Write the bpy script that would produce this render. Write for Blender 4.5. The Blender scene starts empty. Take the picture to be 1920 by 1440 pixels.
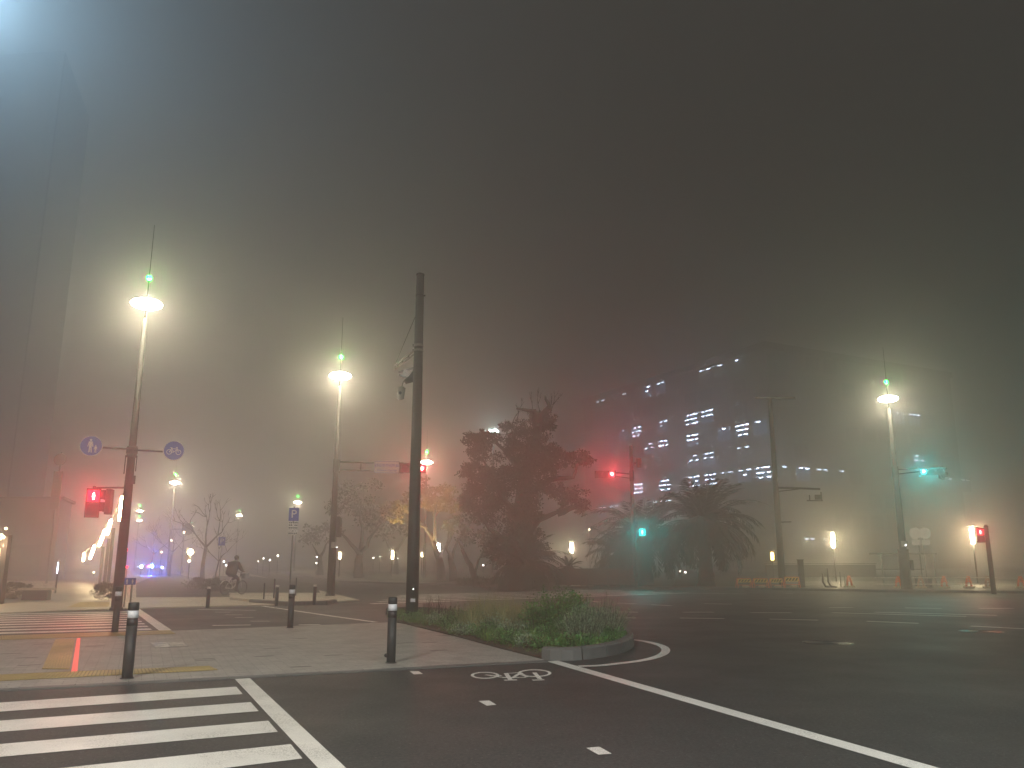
import bpy, math, random
from mathutils import Vector, Matrix
R = random.Random(7)
scene = bpy.context.scene
COL = scene.collection
# ---------------------------------------------------------------- camera
CAM_H, CAM_F, PITCH = 1.5, 1531.0, 0.2143
cd = bpy.data.cameras.new("camera"); cam = bpy.data.objects.new("camera", cd); COL.objects.link(cam)
cam.location = (0, 0, CAM_H); cam.rotation_euler = (math.pi / 2 + PITCH, 0, 0)
cd.sensor_width = 36.0; cd.lens = CAM_F * 36 / 1920; cd.clip_start = 0.05; cd.clip_end = 2000
scene.camera = cam
# ---------------------------------------------------------------- night sky (dim glow of the town on low cloud)
world = bpy.data.worlds.new("World"); scene.world = world; world.use_nodes = True
wn = world.node_tree.nodes; wl = world.node_tree.links; wn.clear()
wo = wn.new("ShaderNodeOutputWorld"); bg = wn.new("ShaderNodeBackground")
bg.inputs[0].default_value = (1.0, 0.86, 0.70, 1); bg.inputs[1].default_value = 0.034
sky = wn.new("ShaderNodeTexSky"); sky.sky_type = 'NISHITA'; sky.sun_disc = False
sky.sun_elevation = math.radians(-12); sky.sun_rotation = math.radians(120)
bg2 = wn.new("ShaderNodeBackground"); bg2.inputs[1].default_value = 0.05
ad = wn.new("ShaderNodeAddShader")
wl.new(sky.outputs[0], bg2.inputs[0]); wl.new(bg.outputs[0], ad.inputs[0]); wl.new(bg2.outputs[0], ad.inputs[1])
wl.new(ad.outputs[0], wo.inputs[0])
vs = scene.view_settings; vs.view_transform = 'Standard'; vs.look = 'None'; vs.exposure = 0.0; vs.gamma = 1.0
cy = scene.cycles
cy.use_denoising = True
try: cy.denoiser = 'OPENIMAGEDENOISE'; cy.denoising_input_passes = 'RGB_ALBEDO_NORMAL'; cy.denoising_prefilter = 'ACCURATE'
except Exception: pass
cy.max_bounces = 5; cy.diffuse_bounces = 2; cy.glossy_bounces = 2; cy.transmission_bounces = 3
cy.volume_bounces = 1; cy.transparent_max_bounces = 6
cy.sample_clamp_indirect = 2.0; cy.sample_clamp_direct = 0; cy.use_adaptive_sampling = True; cy.adaptive_threshold = 0.015
cy.caustics_reflective = False; cy.caustics_refractive = False; cy.use_light_tree = True

# ---------------------------------------------------------------- helpers
def ray(x, y):
    u = (x - 960) / CAM_F; v = (720 - y) / CAM_F
    return (u, math.cos(PITCH) - v * math.sin(PITCH), math.sin(PITCH) + v * math.cos(PITCH))
def G(x, y, z=0.0):
    d = ray(x, y); t = (z - CAM_H) / d[2]; return Vector((d[0] * t, d[1] * t, z))
def A(x, y, D):
    d = ray(x, y); t = D / d[1]; return Vector((d[0] * t, D, CAM_H + d[2] * t))

def hexc(r, g, b): return (r, g, b, 1)
MATS = {}
def mat(name, col, rough=0.6, metal=0.0, var=0.0, scale=8.0, bump=0.0, bscale=40.0, spec=0.5, col2=None, rough_var=0.0, wear=None):
    if name in MATS: return MATS[name]
    m = bpy.data.materials.new(name); m.use_nodes = True; nt = m.node_tree; n = nt.nodes; l = nt.links
    p = n["Principled BSDF"]; p.inputs["Base Color"].default_value = hexc(*col)
    p.inputs["Roughness"].default_value = rough; p.inputs["Metallic"].default_value = metal
    p.inputs["Specular IOR Level"].default_value = spec
    tc = n.new("ShaderNodeTexCoord")
    if var or col2:
        t = n.new("ShaderNodeTexNoise"); t.inputs["Scale"].default_value = scale; t.inputs["Detail"].default_value = 6
        l.new(tc.outputs["Object"], t.inputs["Vector"])
        r = n.new("ShaderNodeValToRGB"); r.color_ramp.elements[0].position = 0.3; r.color_ramp.elements[1].position = 0.7
        c2 = col2 or tuple(min(1, c * (1 + var)) for c in col)
        c1 = col if col2 else tuple(c * (1 - var) for c in col)
        r.color_ramp.elements[0].color = hexc(*c1); r.color_ramp.elements[1].color = hexc(*c2)
        l.new(t.outputs["Fac"], r.inputs[0]); l.new(r.outputs[0], p.inputs["Base Color"])
    if rough_var:
        t = n.new("ShaderNodeTexNoise"); t.inputs["Scale"].default_value = 0.7; t.inputs["Detail"].default_value = 5
        l.new(tc.outputs["Object"], t.inputs["Vector"])
        mr = n.new("ShaderNodeMapRange"); mr.inputs[1].default_value = 0.35; mr.inputs[2].default_value = 0.65
        mr.inputs[3].default_value = rough - rough_var; mr.inputs[4].default_value = rough + rough_var
        l.new(t.outputs["Fac"], mr.inputs[0]); l.new(mr.outputs[0], p.inputs["Roughness"])
    if bump:
        t = n.new("ShaderNodeTexNoise"); t.inputs["Scale"].default_value = bscale; t.inputs["Detail"].default_value = 4
        l.new(tc.outputs["Object"], t.inputs["Vector"])
        b = n.new("ShaderNodeBump"); b.inputs["Strength"].default_value = bump; b.inputs["Distance"].default_value = 0.01
        l.new(t.outputs["Fac"], b.inputs["Height"]); l.new(b.outputs[0], p.inputs["Normal"])
    MATS[name] = m; return m
def emat(name, col, strength, sample=False):
    if name in MATS: return MATS[name]
    m = bpy.data.materials.new(name); m.use_nodes = True; nt = m.node_tree
    p = nt.nodes["Principled BSDF"]; p.inputs["Base Color"].default_value = hexc(0.03, 0.03, 0.03)
    p.inputs["Emission Color"].default_value = hexc(*col); p.inputs["Emission Strength"].default_value = strength
    m.cycles.emission_sampling = 'FRONT' if sample else 'NONE'
    MATS[name] = m; return m

class MB:
    def __init__(s): s.v = []; s.f = []; s.sm = []
    def add(s, vs, fs, smooth=False):
        o = len(s.v); s.v += [tuple(q) for q in vs]; s.f += [tuple(i + o for i in f) for f in fs]; s.sm += [smooth] * len(fs); return s
    def box(s, c, d, rz=0.0, rx=0.0, ry=0.0, bev=0.0):
        hx, hy, hz = d[0] / 2, d[1] / 2, d[2] / 2
        M = Matrix.Translation(c) @ Matrix.Rotation(rz, 4, 'Z') @ Matrix.Rotation(ry, 4, 'Y') @ Matrix.Rotation(rx, 4, 'X')
        if bev and bev < min(hx, hy):
            ring = [(hx - bev, -hy), (hx, -hy + bev), (hx, hy - bev), (hx - bev, hy), (-hx + bev, hy), (-hx, hy - bev), (-hx, -hy + bev), (-hx + bev, -hy)]
            vs = [M @ Vector((x, y, -hz)) for x, y in ring] + [M @ Vector((x, y, hz)) for x, y in ring]
            fs = [tuple(range(7, -1, -1)), tuple(range(8, 16))] + [(i, (i + 1) % 8, 8 + (i + 1) % 8, 8 + i) for i in range(8)]
            return s.add(vs, fs)
        vs = [M @ Vector((x, y, z)) for z in (-hz, hz) for x, y in ((-hx, -hy), (hx, -hy), (hx, hy), (-hx, hy))]
        return s.add(vs, [(3, 2, 1, 0), (4, 5, 6, 7), (0, 1, 5, 4), (1, 2, 6, 5), (2, 3, 7, 6), (3, 0, 4, 7)])
    def tube(s, pts, rads, n=12, cap=True, smooth=True):
        pts = [Vector(p) for p in pts]
        if not hasattr(rads, '__len__'): rads = [rads] * len(pts)
        vs = []; fs = []; prev = None
        for i, p in enumerate(pts):
            if i == 0: t = pts[1] - p
            elif i == len(pts) - 1: t = p - pts[i - 1]
            else: t = pts[i + 1] - pts[i - 1]
            if t.length < 1e-9: t = Vector((0, 0, 1))
            t.normalize()
            if prev is None:
                a = Vector((1, 0, 0)) if abs(t.x) < 0.9 else Vector((0, 1, 0))
                u = t.cross(a).normalized()
            else: u = (prev - t * prev.dot(t)).normalized()
            prev = u; w = t.cross(u)
            for k in range(n):
                a = 2 * math.pi * k / n; vs.append(p + (u * math.cos(a) + w * math.sin(a)) * rads[i])
        for i in range(len(pts) - 1):
            for k in range(n):
                fs.append((i * n + k, i * n + (k + 1) % n, (i + 1) * n + (k + 1) % n, (i + 1) * n + k))
        s.add(vs, fs, smooth)
        if cap:
            o = len(s.v) - len(vs)
            s.f.append(tuple(o + k for k in range(n - 1, -1, -1))); s.sm.append(False)
            s.f.append(tuple(o + (len(pts) - 1) * n + k for k in range(n))); s.sm.append(False)
        return s
    def disc(s, c, r, th, nrm, n=32, sx=1.0):
        nrm = Vector(nrm).normalized(); c = Vector(c)
        return s.tube([c - nrm * th / 2, c + nrm * th / 2], r, n, True, False)
    def sphere(s, c, r, n=12, m=8, sc=(1, 1, 1)):
        vs = []; fs = []
        for j in range(m + 1):
            ph = math.pi * j / m
            for k in range(n):
                a = 2 * math.pi * k / n
                vs.append((c[0] + r * sc[0] * math.sin(ph) * math.cos(a), c[1] + r * sc[1] * math.sin(ph) * math.sin(a), c[2] + r * sc[2] * math.cos(ph)))
        for j in range(m):
            for k in range(n): fs.append((j * n + k, (j + 1) * n + k, (j + 1) * n + (k + 1) % n, j * n + (k + 1) % n))
        return s.add(vs, fs, True)
    def torus(s, c, r, r2, sc=1.0, n=32, m=10, rot=None):
        vs = []; fs = []; rot = rot or Matrix.Identity(3)
        for i in range(n):
            a = 2 * math.pi * i / n
            for j in range(m):
                b = 2 * math.pi * j / m
                q = rot @ Vector(((r + r2 * math.cos(b)) * math.cos(a), (r + r2 * math.cos(b)) * math.sin(a), r2 * sc * math.sin(b)))
                vs.append(Vector(c) + q)
        for i in range(n):
            for j in range(m): fs.append((i * m + j, ((i + 1) % n) * m + j, ((i + 1) % n) * m + (j + 1) % m, i * m + (j + 1) % m))
        return s.add(vs, fs, True)
    def poly(s, pts, z0, z1):
        n = len(pts); ar = sum(pts[i][0] * pts[(i + 1) % n][1] - pts[(i + 1) % n][0] * pts[i][1] for i in range(n))
        if ar < 0: pts = pts[::-1]
        vs = [(p[0], p[1], z1) for p in pts]
        if z0 is None: return s.add(vs, [tuple(range(n))])
        vs += [(p[0], p[1], z0) for p in pts]
        return s.add(vs, [tuple(range(n))] + [(i, i + n, (i + 1) % n + n, (i + 1) % n) for i in range(n)])
    def strip(s, pts, w, z0, z1):
        """ribbon of width w along ground points"""
        L = []; Rr = []
        P = [Vector((p[0], p[1])) for p in pts]
        for i, p in enumerate(P):
            t = (P[min(i + 1, len(P) - 1)] - P[max(i - 1, 0)]).normalized(); nn = Vector((-t.y, t.x))
            L.append(p + nn * w / 2); Rr.append(p - nn * w / 2)
        for i in range(len(P) - 1): s.poly([Rr[i], Rr[i + 1], L[i + 1], L[i]], z0, z1)
        return s
    def mesh(s, name):
        me = bpy.data.meshes.new(name); me.from_pydata(s.v, [], s.f); me.polygons.foreach_set("use_smooth", s.sm); me.update(); return me

def tag(o, label=None, cat=None, group=None, kind=None):
    if label: o["label"] = label
    if cat: o["category"] = cat
    if group: o["group"] = group
    if kind: o["kind"] = kind
    return o
def part(name, mb, m, parent=None, **k):
    o = bpy.data.objects.new(name, mb.mesh(name) if isinstance(mb, MB) else mb); COL.objects.link(o)
    if m: o.data.materials.append(m)
    if parent: o.parent = parent
    return tag(o, **k) if k else o
def thing(name, label, cat, loc=(0, 0, 0), rz=0.0, group=None):
    o = bpy.data.objects.new(name, None); COL.objects.link(o); o.location = loc; o.rotation_euler = (0, 0, rz)
    o.empty_display_size = 0.2
    return tag(o, label, cat, group)
def struct(name, mb, m, kind='structure', **k): return part(name, mb, m, kind=kind, **k)
def copy_tree(o, loc=None, rz=None, label=None, group=None, parent=None):
    c = o.copy(); COL.objects.link(c)
    if parent: c.parent = parent
    if loc is not None: c.location = loc
    if rz is not None: c.rotation_euler = (0, 0, rz)
    if label: c["label"] = label
    if group: c["group"] = group
    for ch in o.children: copy_tree(ch, parent=c)
    return c
def light(name, loc, power, col, radius=0.1, parent=None, kind='POINT', size=0.5, rot=None, spread=None):
    d = bpy.data.lights.new(name, kind); d.energy = power; d.color = col
    if kind == 'POINT': d.shadow_soft_size = radius
    elif kind == 'SPOT': d.shadow_soft_size = radius; d.spot_size = spread or math.radians(140); d.spot_blend = 0.5
    elif kind == 'AREA': d.shape = 'DISK'; d.size = size
    o = bpy.data.objects.new(name, d); COL.objects.link(o); o.location = loc
    if rot: o.rotation_euler = rot
    if parent: o.parent = parent
    return o
def textmesh(s, size, align='CENTER', ext=0.002):
    cu = bpy.data.curves.new("lettering", 'FONT'); cu.body = s; cu.size = size; cu.align_x = align; cu.align_y = 'CENTER'; cu.extrude = ext; cu.resolution_u = 3
    o = bpy.data.objects.new("tmp_lettering", cu); COL.objects.link(o)
    dg = bpy.context.evaluated_depsgraph_get(); dg.update()
    me = bpy.data.meshes.new_from_object(o.evaluated_get(dg)); bpy.data.objects.remove(o); me.name = "lettering"
    return me
def text(name, s, size, m, parent, loc, rz=0.0, rx=math.pi / 2, **k):
    me = textmesh(s, size, **k); o = bpy.data.objects.new(name, me); COL.objects.link(o); me.materials.clear(); me.materials.append(m)
    o.parent = parent; o.location = loc; o.rotation_euler = (rx, 0, rz); return o
AVE = math.radians(20.5)                         # the avenue runs this far left of the view
def face_cam(p): return math.atan2(-p[0], p[1])   # turns local -Y towards the photographer
# ---------------------------------------------------------------- materials
M_pole = mat('pole_paint', (0.030, 0.032, 0.031), 0.55, 0.1, var=0.25, scale=3, bump=0.15, bscale=30)
M_lpole = mat('lamp_pole_paint', (0.016, 0.016, 0.016), 0.6, 0, var=0.25, scale=3, spec=.2)
M_pole_brown = mat('pole_brown_paint', (0.07, 0.05, 0.04), 0.5, 0.2, var=0.2, scale=3)
M_dark = mat('dark_metal', (0.03, 0.03, 0.032), 0.45, 0.3, var=0.2, scale=6)
M_grey = mat('grey_metal', (0.25, 0.25, 0.24), 0.4, 0.5, var=0.15, scale=6)
M_white = mat('white_sheet', (0.72, 0.70, 0.66), 0.4, 0, var=0.06, scale=5)
M_band = mat('reflective_band', (0.75, 0.76, 0.80), 0.25, 0, var=0.08, scale=30)
M_blue = mat('sign_blue', (0.02, 0.06, 0.42), 0.35)
M_orange = mat('orange_plastic', (0.85, 0.22, 0.08), 0.45, var=0.12, scale=8)
M_yellow = mat('yellow_board', (0.90, 0.66, 0.10), 0.4, var=0.1, scale=10)
M_black = mat('black_stripe', (0.02, 0.02, 0.02), 0.5)
M_lamp = emat('lamp_glow', (1.0, 0.86, 0.62), 40)
M_green = emat('green_led', (0.001, 1.0, 0.04), 190, True)
M_red = emat('red_signal', (1.0, 0.0, 0.015), 8)
M_redcore = emat('red_signal_core', (1.0, 0.55, 0.45), 14)
M_cyan = emat('cyan_signal', (0.0, 0.8, 0.75), 3)
M_tube = emat('warm_tube', (1.0, 0.78, 0.42), 14)
M_cool = emat('cool_tube', (0.75, 0.85, 1.0), 14)

# ---------------------------------------------------------------- street lamps
LAMP_H = 10.0
def street_lamp(px, py, label, power=420, detail=True, thick=0.10, h=LAMP_H, head=True, mast=True, group='avenue street lamps with green marker lights', cd=(1.0, 0.86, 0.60), base=None):
    g = base if base is not None else G(px, py, h); g = Vector((g[0], g[1], 0))
    t = thing('street_lamp', label, 'street lamp', g, 0, group)
    n = 20 if detail else 10
    part('pole', MB().tube([(0, 0, 0), (0, 0, 0.02), (0, 0, 2.6), (0, 0, h - 0.5)], [thick * 1.35, thick * 1.32, thick * 1.15, thick * 0.55], n), M_lpole, t)
    part('base_plate', MB().box((0, 0, 0.015), (0.42, 0.42, 0.03), bev=0.03).tube([(0, 0, 0.03), (0, 0, 0.12)], [thick * 1.7, thick * 1.5], n), M_dark, t)
    part('neck', MB().tube([(0, 0, h - 0.5), (0, 0, h + 0.86)], [0.03, 0.02], 10), M_dark, t)
    part('lamp_disc', MB().sphere((0, 0, h), 0.5, 20, 8, (1, 1, .31)), emat('lamp_glow_%d' % power, cd, power / 1700 * 205, True), t)
    sp = MB()
    for k in range(4):
        a = k * math.pi / 2 + 0.4; sp.tube([(0, 0, h + 0.28), (0.30 * math.cos(a), 0.30 * math.sin(a), h + 0.06)], 0.008, 6)
    part('disc_bracket', sp, M_dark, t)
    part('marker_light', MB().sphere((0, 0, h + 0.92), 0.085, 10, 6), M_green, t)
    part('antenna_rod', MB().tube([(0, 0, h + 0.98), (0, 0, h + 2.85)], [0.012, 0.006], 6), M_dark, t)
    return t
street_lamp(275, 570, 'tall lit street lamp with a blue round sign on each side of its pole', 1700, thick=0.125)
street_lamp(638, 705, 'lit street lamp whose pole carries the long arm with the white place name sign', 2000, thick=0.13)
street_lamp(1665, 748, 'lit street lamp on the far right corner beside the two blank round signs', 1700, thick=0.15)
street_lamp(800, 867, 'lit street lamp showing half hidden behind the bare dark grey mast', 2000, False)
street_lamp(328, 905, 'lit street lamp rising behind the bare branched tree and dark round disc', 4000, False)
street_lamp(558, 942, 'lit street lamp seen just above the blue and white parking sign', 3600, False)
street_lamp(448, 966, 'small lit street lamp above the cyclist, beyond the bare tree', 3600, False)
street_lamp(262, 958, 'small lit street lamp above another lower lamp right of the red pedestrian signal', 2400, False)
street_lamp(261, 976, 'fainter lit street lamp directly below and beyond another one', 2400, False)
street_lamp(360, 987, 'smallest lit street lamp peeping out behind the dark round disc', 2400, False)
street_lamp(0, 0, 'street lamp lighting the near crossing from behind the viewer on the left', 16000, cd=(1, .92, .80), base=(-7.0, -4.5, 0), group='lamps on the near side of the junction')
street_lamp(0, 0, 'street lamp lighting the near road from behind the viewer on the right', 17500, base=(8, -5.5, 0), group='lamps on the near side of the junction', cd=(0.88, 0.95, 0.95))
# ---------------------------------------------------------------- ground materials
def ground_mat(name, col, rough, speck=0.35, sscale=90, patch=0.15, pscale=0.35, bump=0.35, bscale=160, rv=0.08, chips=None):
    m = bpy.data.materials.new(name); m.use_nodes = True; nt = m.node_tree; n = nt.nodes; l = nt.links; p = n["Principled BSDF"]
    tc = n.new("ShaderNodeTexCoord")
    def noise(sc, det=6, ro=0.6):
        t = n.new("ShaderNodeTexNoise"); t.inputs["Scale"].default_value = sc; t.inputs["Detail"].default_value = det; t.inputs["Roughness"].default_value = ro
        l.new(tc.outputs["Object"], t.inputs["Vector"]); return t.outputs["Fac"]
    def mr(src, a, b, c, d):
        x = n.new("ShaderNodeMapRange"); x.inputs[1].default_value = a; x.inputs[2].default_value = b; x.inputs[3].default_value = c; x.inputs[4].default_value = d; l.new(src, x.inputs[0]); return x.outputs[0]
    def mul(a, b):
        x = n.new("ShaderNodeMath"); x.operation = 'MULTIPLY'; l.new(a, x.inputs[0]); l.new(b, x.inputs[1]); return x.outputs[0]
    f = mul(mr(noise(sscale, 5, 0.85), 0.35, 0.65, 1 - speck * .9, 1 + speck), mr(noise(pscale), 0.3, 0.7, 1 - patch, 1 + patch))
    vo = n.new("ShaderNodeTexVoronoi"); vo.inputs["Scale"].default_value = 16; l.new(tc.outputs["Object"], vo.inputs["Vector"])
    st = n.new("ShaderNodeMath"); st.operation = 'LESS_THAN'; l.new(vo.outputs["Distance"], st.inputs[0]); st.inputs[1].default_value = 0.10
    vm = n.new("ShaderNodeVectorMath"); vm.operation = 'SCALE'; vm.inputs[0].default_value = col; l.new(f, vm.inputs["Scale"])
    mx = n.new("ShaderNodeMix"); mx.data_type = 'RGBA'; l.new(vm.outputs[0], mx.inputs["A"]); mx.inputs["B"].default_value = hexc(*[min(1, c * 3.6 + 0.03) for c in col])
    k = n.new("ShaderNodeMath"); k.operation = 'MULTIPLY'; k.inputs[1].default_value = speck; l.new(st.outputs[0], k.inputs[0]); l.new(k.outputs[0], mx.inputs["Factor"])
    if chips:   # worn paint: asphalt shows through where the tyres and grit have chipped it
        w1 = mul(mr(noise(70, 3, .8), .50, .62, 0, 1), mr(noise(1.6, 4), .45, .62, 0.12, 1))
        w2 = mr(noise(22, 6, .75), .66, .70, 0, .75)
        ax_ = n.new("ShaderNodeMath"); ax_.operation = 'MAXIMUM'; l.new(w1, ax_.inputs[0]); l.new(w2, ax_.inputs[1])
        m2 = n.new("ShaderNodeMix"); m2.data_type = 'RGBA'; l.new(ax_.outputs[0], m2.inputs["Factor"]); l.new(mx.outputs["Result"], m2.inputs["A"]); m2.inputs["B"].default_value = hexc(*chips); mx = m2
    l.new(mx.outputs["Result"], p.inputs["Base Color"])
    l.new(mr(noise(0.55), 0.35, 0.65, rough - rv, rough + rv), p.inputs["Roughness"])
    b = n.new("ShaderNodeBump"); b.inputs["Strength"].default_value = bump; b.inputs["Distance"].default_value = 0.008
    l.new(noise(bscale, 3), b.inputs["Height"]); l.new(b.outputs[0], p.inputs["Normal"])
    return m
M_asph = ground_mat('asphalt', (0.037, 0.036, 0.035), 0.62, sscale=26, speck=1.0, patch=.28, pscale=.22)
M_asph.node_tree.nodes['Principled BSDF'].inputs['Specular IOR Level'].default_value = 0.3
M_conc = ground_mat('kerb_stone', (0.10, 0.10, 0.095), 0.6, speck=0.15, sscale=120, patch=0.2, pscale=2)
M_walk = ground_mat('pavement_concrete', (0.46, 0.41, 0.33), 0.45, speck=0.12, sscale=30, patch=0.15)
M_grass = ground_mat('short_grass', (0.035, 0.045, 0.022), 0.9, speck=0.5, sscale=8, patch=0.4, bump=0.8, bscale=30)
M_soil = ground_mat('soil', (0.05, 0.035, 0.022), 0.9, speck=0.5, sscale=25, patch=0.3, bump=1.0, bscale=25)
M_mark = ground_mat('road_paint', (0.70, 0.68, 0.64), 0.45, speck=0.06, sscale=60, patch=0.10, pscale=1.2, bump=0.3, chips=(.22, .21, .19))
M_tact = ground_mat('tactile_yellow', (0.42, 0.32, 0.10), 0.55, speck=0.15, sscale=40, patch=0.2, pscale=1.5)
# pavers of the near island: pale slabs with a few dark bricks
M_pav = bpy.data.materials.new('pale_pavers'); M_pav.use_nodes = True
nt = M_pav.node_tree; n = nt.nodes; l = nt.links; p = n["Principled BSDF"]; tc = n.new("ShaderNodeTexCoord")
mp = n.new("ShaderNodeMapping"); mp.inputs["Rotation"].default_value = (0, 0, -math.radians(24)); l.new(tc.outputs["Object"], mp.inputs[0])
br = n.new("ShaderNodeTexBrick"); br.inputs["Color1"].default_value = (0, 0, 0, 1); br.inputs["Color2"].default_value = (1, 1, 1, 1); br.inputs["Mortar"].default_value = (0.5, 0.5, 0.5, 1)
br.inputs["Scale"].default_value = 1.0; br.inputs["Brick Width"].default_value = 0.30; br.inputs["Row Height"].default_value = 0.10; br.inputs["Mortar Size"].default_value = 0.005
l.new(mp.outputs[0], br.inputs["Vector"])
rp = n.new("ShaderNodeValToRGB"); rp.color_ramp.interpolation = 'CONSTANT'; e = rp.color_ramp.elements
e[0].position = 0; e[0].color = (0.32, 0.305, 0.28, 1); e[1].position = 0.35; e[1].color = (0.36, 0.34, 0.31, 1)
x = e.new(0.7); x.color = (0.335, 0.32, 0.29, 1); x = e.new(0.982); x.color = (0.10, 0.088, 0.075, 1)
l.new(br.outputs["Color"], rp.inputs[0])
nz = n.new("ShaderNodeTexNoise"); nz.inputs["Scale"].default_value = 2.2; nz.inputs["Detail"].default_value = 8; nz.inputs["Roughness"].default_value = 0.7; l.new(tc.outputs["Object"], nz.inputs["Vector"])
mr_ = n.new("ShaderNodeMapRange"); mr_.inputs[1].default_value = 0.3; mr_.inputs[2].default_value = 0.7; mr_.inputs[3].default_value = 0.72; mr_.inputs[4].default_value = 1.2; l.new(nz.outputs["Fac"], mr_.inputs[0])
m1 = n.new("ShaderNodeVectorMath"); m1.operation = 'SCALE'; l.new(rp.outputs[0], m1.inputs[0]); l.new(mr_.outputs[0], m1.inputs["Scale"])
mt = n.new("ShaderNodeMix"); mt.data_type = 'RGBA'; l.new(br.outputs["Fac"], mt.inputs["Factor"]); l.new(m1.outputs[0], mt.inputs["A"]); mt.inputs["B"].default_value = (0.13, 0.12, 0.105, 1)
l.new(mt.outputs["Result"], p.inputs["Base Color"]); p.inputs["Roughness"].default_value = 0.62
bp = n.new("ShaderNodeBump"); bp.inputs["Strength"].default_value = 0.25; bp.inputs["Distance"].default_value = 0.006; l.new(nz.outputs["Fac"], bp.inputs["Height"]); l.new(bp.outputs[0], p.inputs["Normal"])

# ---------------------------------------------------------------- ground sheets
def grid_sheet(x0, x1, y0, y1, z):
    return MB().poly([(x0, y0), (x1, y0), (x1, y1), (x0, y1)], None, z)
struct('road', grid_sheet(-225, 225, -115, 335, 0), M_asph)
V2 = lambda x, y: Vector((x, y))
def xy(v): return (v[0], v[1])
def ext(a, b, d):      # point d metres before a on the line b -> a
    a = Vector(xy(a)); b = Vector(xy(b)); return a + (a - b).normalized() * d
ZI = 0.02
ia, ib = G(0, 1290, ZI), G(1020, 1237, ZI)
bed_front = [G(1020, 1236), G(1055, 1238), G(1100, 1235), G(1145, 1227), G(1172, 1218), G(1181, 1207)]
bed_back = [V2(2.25, 17.3), V2(1.85, 18.6), V2(0.6, 20.6), V2(-1.0, 23.0), V2(-2.3, 24.9), V2(-3.1, 25.2), V2(-3.6, 24.5)]
bed_left = [G(728, 1166), G(760, 1172), G(860, 1197), G(940, 1219), G(1000, 1234)]
fa, fb = G(0, 1195, ZI), G(726, 1167, ZI)
island = [xy(ext(ia, ib, 16)), xy(ib)] + [xy(q) for q in bed_left[::-1]] + [xy(fb), xy(ext(fa, fb, 14))]
struct('pavement', MB().poly(island, -0.02, ZI), M_pav)
# kerb stones along the near edge, each with its own joint
nd = (Vector(xy(ib)) - Vector(xy(ia))).normalized(); pn = Vector((nd.y, -nd.x)); L = (Vector(xy(ib)) - Vector(xy(ia))).length
kb = MB(); s = -16.0
while s < L - 0.1:
    e_ = min(s + 0.6, L); a = Vector(xy(ia)) + nd * (s + 0.006) + pn * 0.003; b = Vector(xy(ia)) + nd * (e_ - 0.006) + pn * 0.003
    kb.poly([xy(a), xy(b), xy(b + pn * 0.15), xy(a + pn * 0.15)], -0.02, ZI - 0.003 + R.uniform(-.002, .001)); s += 0.6
struct('kerb', kb, M_conc)
# raised kerb round the planting bed
kb = MB(); pts = [Vector(xy(q)) for q in bed_front + bed_back]
def arc_resample(pts, step):
    out = [pts[0]]; acc = 0
    for a, b in zip(pts, pts[1:]):
        d = (b - a).length; t = step - acc
        while t < d: out.append(a + (b - a) * (t / d)); t += step
        acc = d - (t - step)
    return out + [pts[-1]]
def bez(pts, k=6):
    out = []
    for i in range(len(pts) - 1):
        p0 = pts[max(i - 1, 0)]; p1 = pts[i]; p2 = pts[i + 1]; p3 = pts[min(i + 2, len(pts) - 1)]
        for j in range(k):
            t = j / k; out.append(0.5 * ((2 * p1) + (p2 - p0) * t + (2 * p0 - 5 * p1 + 4 * p2 - p3) * t * t + (3 * p1 - p0 - 3 * p2 + p3) * t ** 3))
    return out + [pts[-1]]
smooth = bez(pts)
seg = []
def kerb_ring(mb, path, w, z0, z1, stone=0.62, gap=0.008, cham=0.03):
    P = arc_resample(path, stone / 4)
    cnt = 0
    for i in range(0, len(P) - 1, 4):
        q = P[i:i + 5]
        if len(q) < 2: break
        Ls, Rs = [], []
        for j, c in enumerate(q):
            t = (q[min(j + 1, len(q) - 1)] - q[max(j - 1, 0)]).normalized(); nn = Vector((-t.y, t.x))
            cc = c + (t * gap if j == 0 else (-t * gap if j == len(q) - 1 else Vector((0, 0))))
            Ls.append((cc, nn))
        vs = []; m = len(Ls)
        for cc, nn in Ls:
            for off, z in ((-w / 2, z0), (-w / 2 + 0.01, z1 - cham), (-w / 2 + cham + 0.01, z1), (w / 2 - cham * .3, z1), (w / 2, z1 - cham * .3), (w / 2, z0)):
                vs.append((cc.x + nn.x * off, cc.y + nn.y * off, z))
        fs = []
        for j in range(m - 1):
            for k in range(5): fs.append((j * 6 + k, (j + 1) * 6 + k, (j + 1) * 6 + k + 1, j * 6 + k + 1))
        fs.append(tuple(range(5, -1, -1))); fs.append(tuple((m - 1) * 6 + k for k in range(6)))
        mb.add(vs, fs)
kerb_ring(kb, smooth, 0.17, -0.02, 0.19)
struct('planting_bed_kerb', kb, M_conc)
struct('planting_bed_soil', MB().poly([xy(q) for q in smooth] + [xy(q) for q in bed_left], 0.0, 0.045), M_soil)

# ---------------------------------------------------------------- road markings
ZM = 0.004
def quad_px(mb, pts, z0=None, z1=ZM): return mb.poly([xy(G(*q)) for q in pts], z0, z1)
mk = MB()
for tl, tr, brr, bl in (((0, 1318), (443, 1288), (455, 1302), (0, 1335)), ((0, 1352), (470, 1317), (485, 1334), (0, 1373)),
                        ((0, 1396), (503, 1352), (521, 1373), (0, 1420)), ((0, 1453), (545, 1396), (567, 1423), (0, 1493))):
    TL, TR, BR, BL = [Vector(xy(G(*q))) for q in (tl, tr, brr, bl)]
    mk.poly([xy(ext(BL, BR, 7)), xy(BR), xy(TR), xy(ext(TL, TR, 7))], None, ZM)
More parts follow.
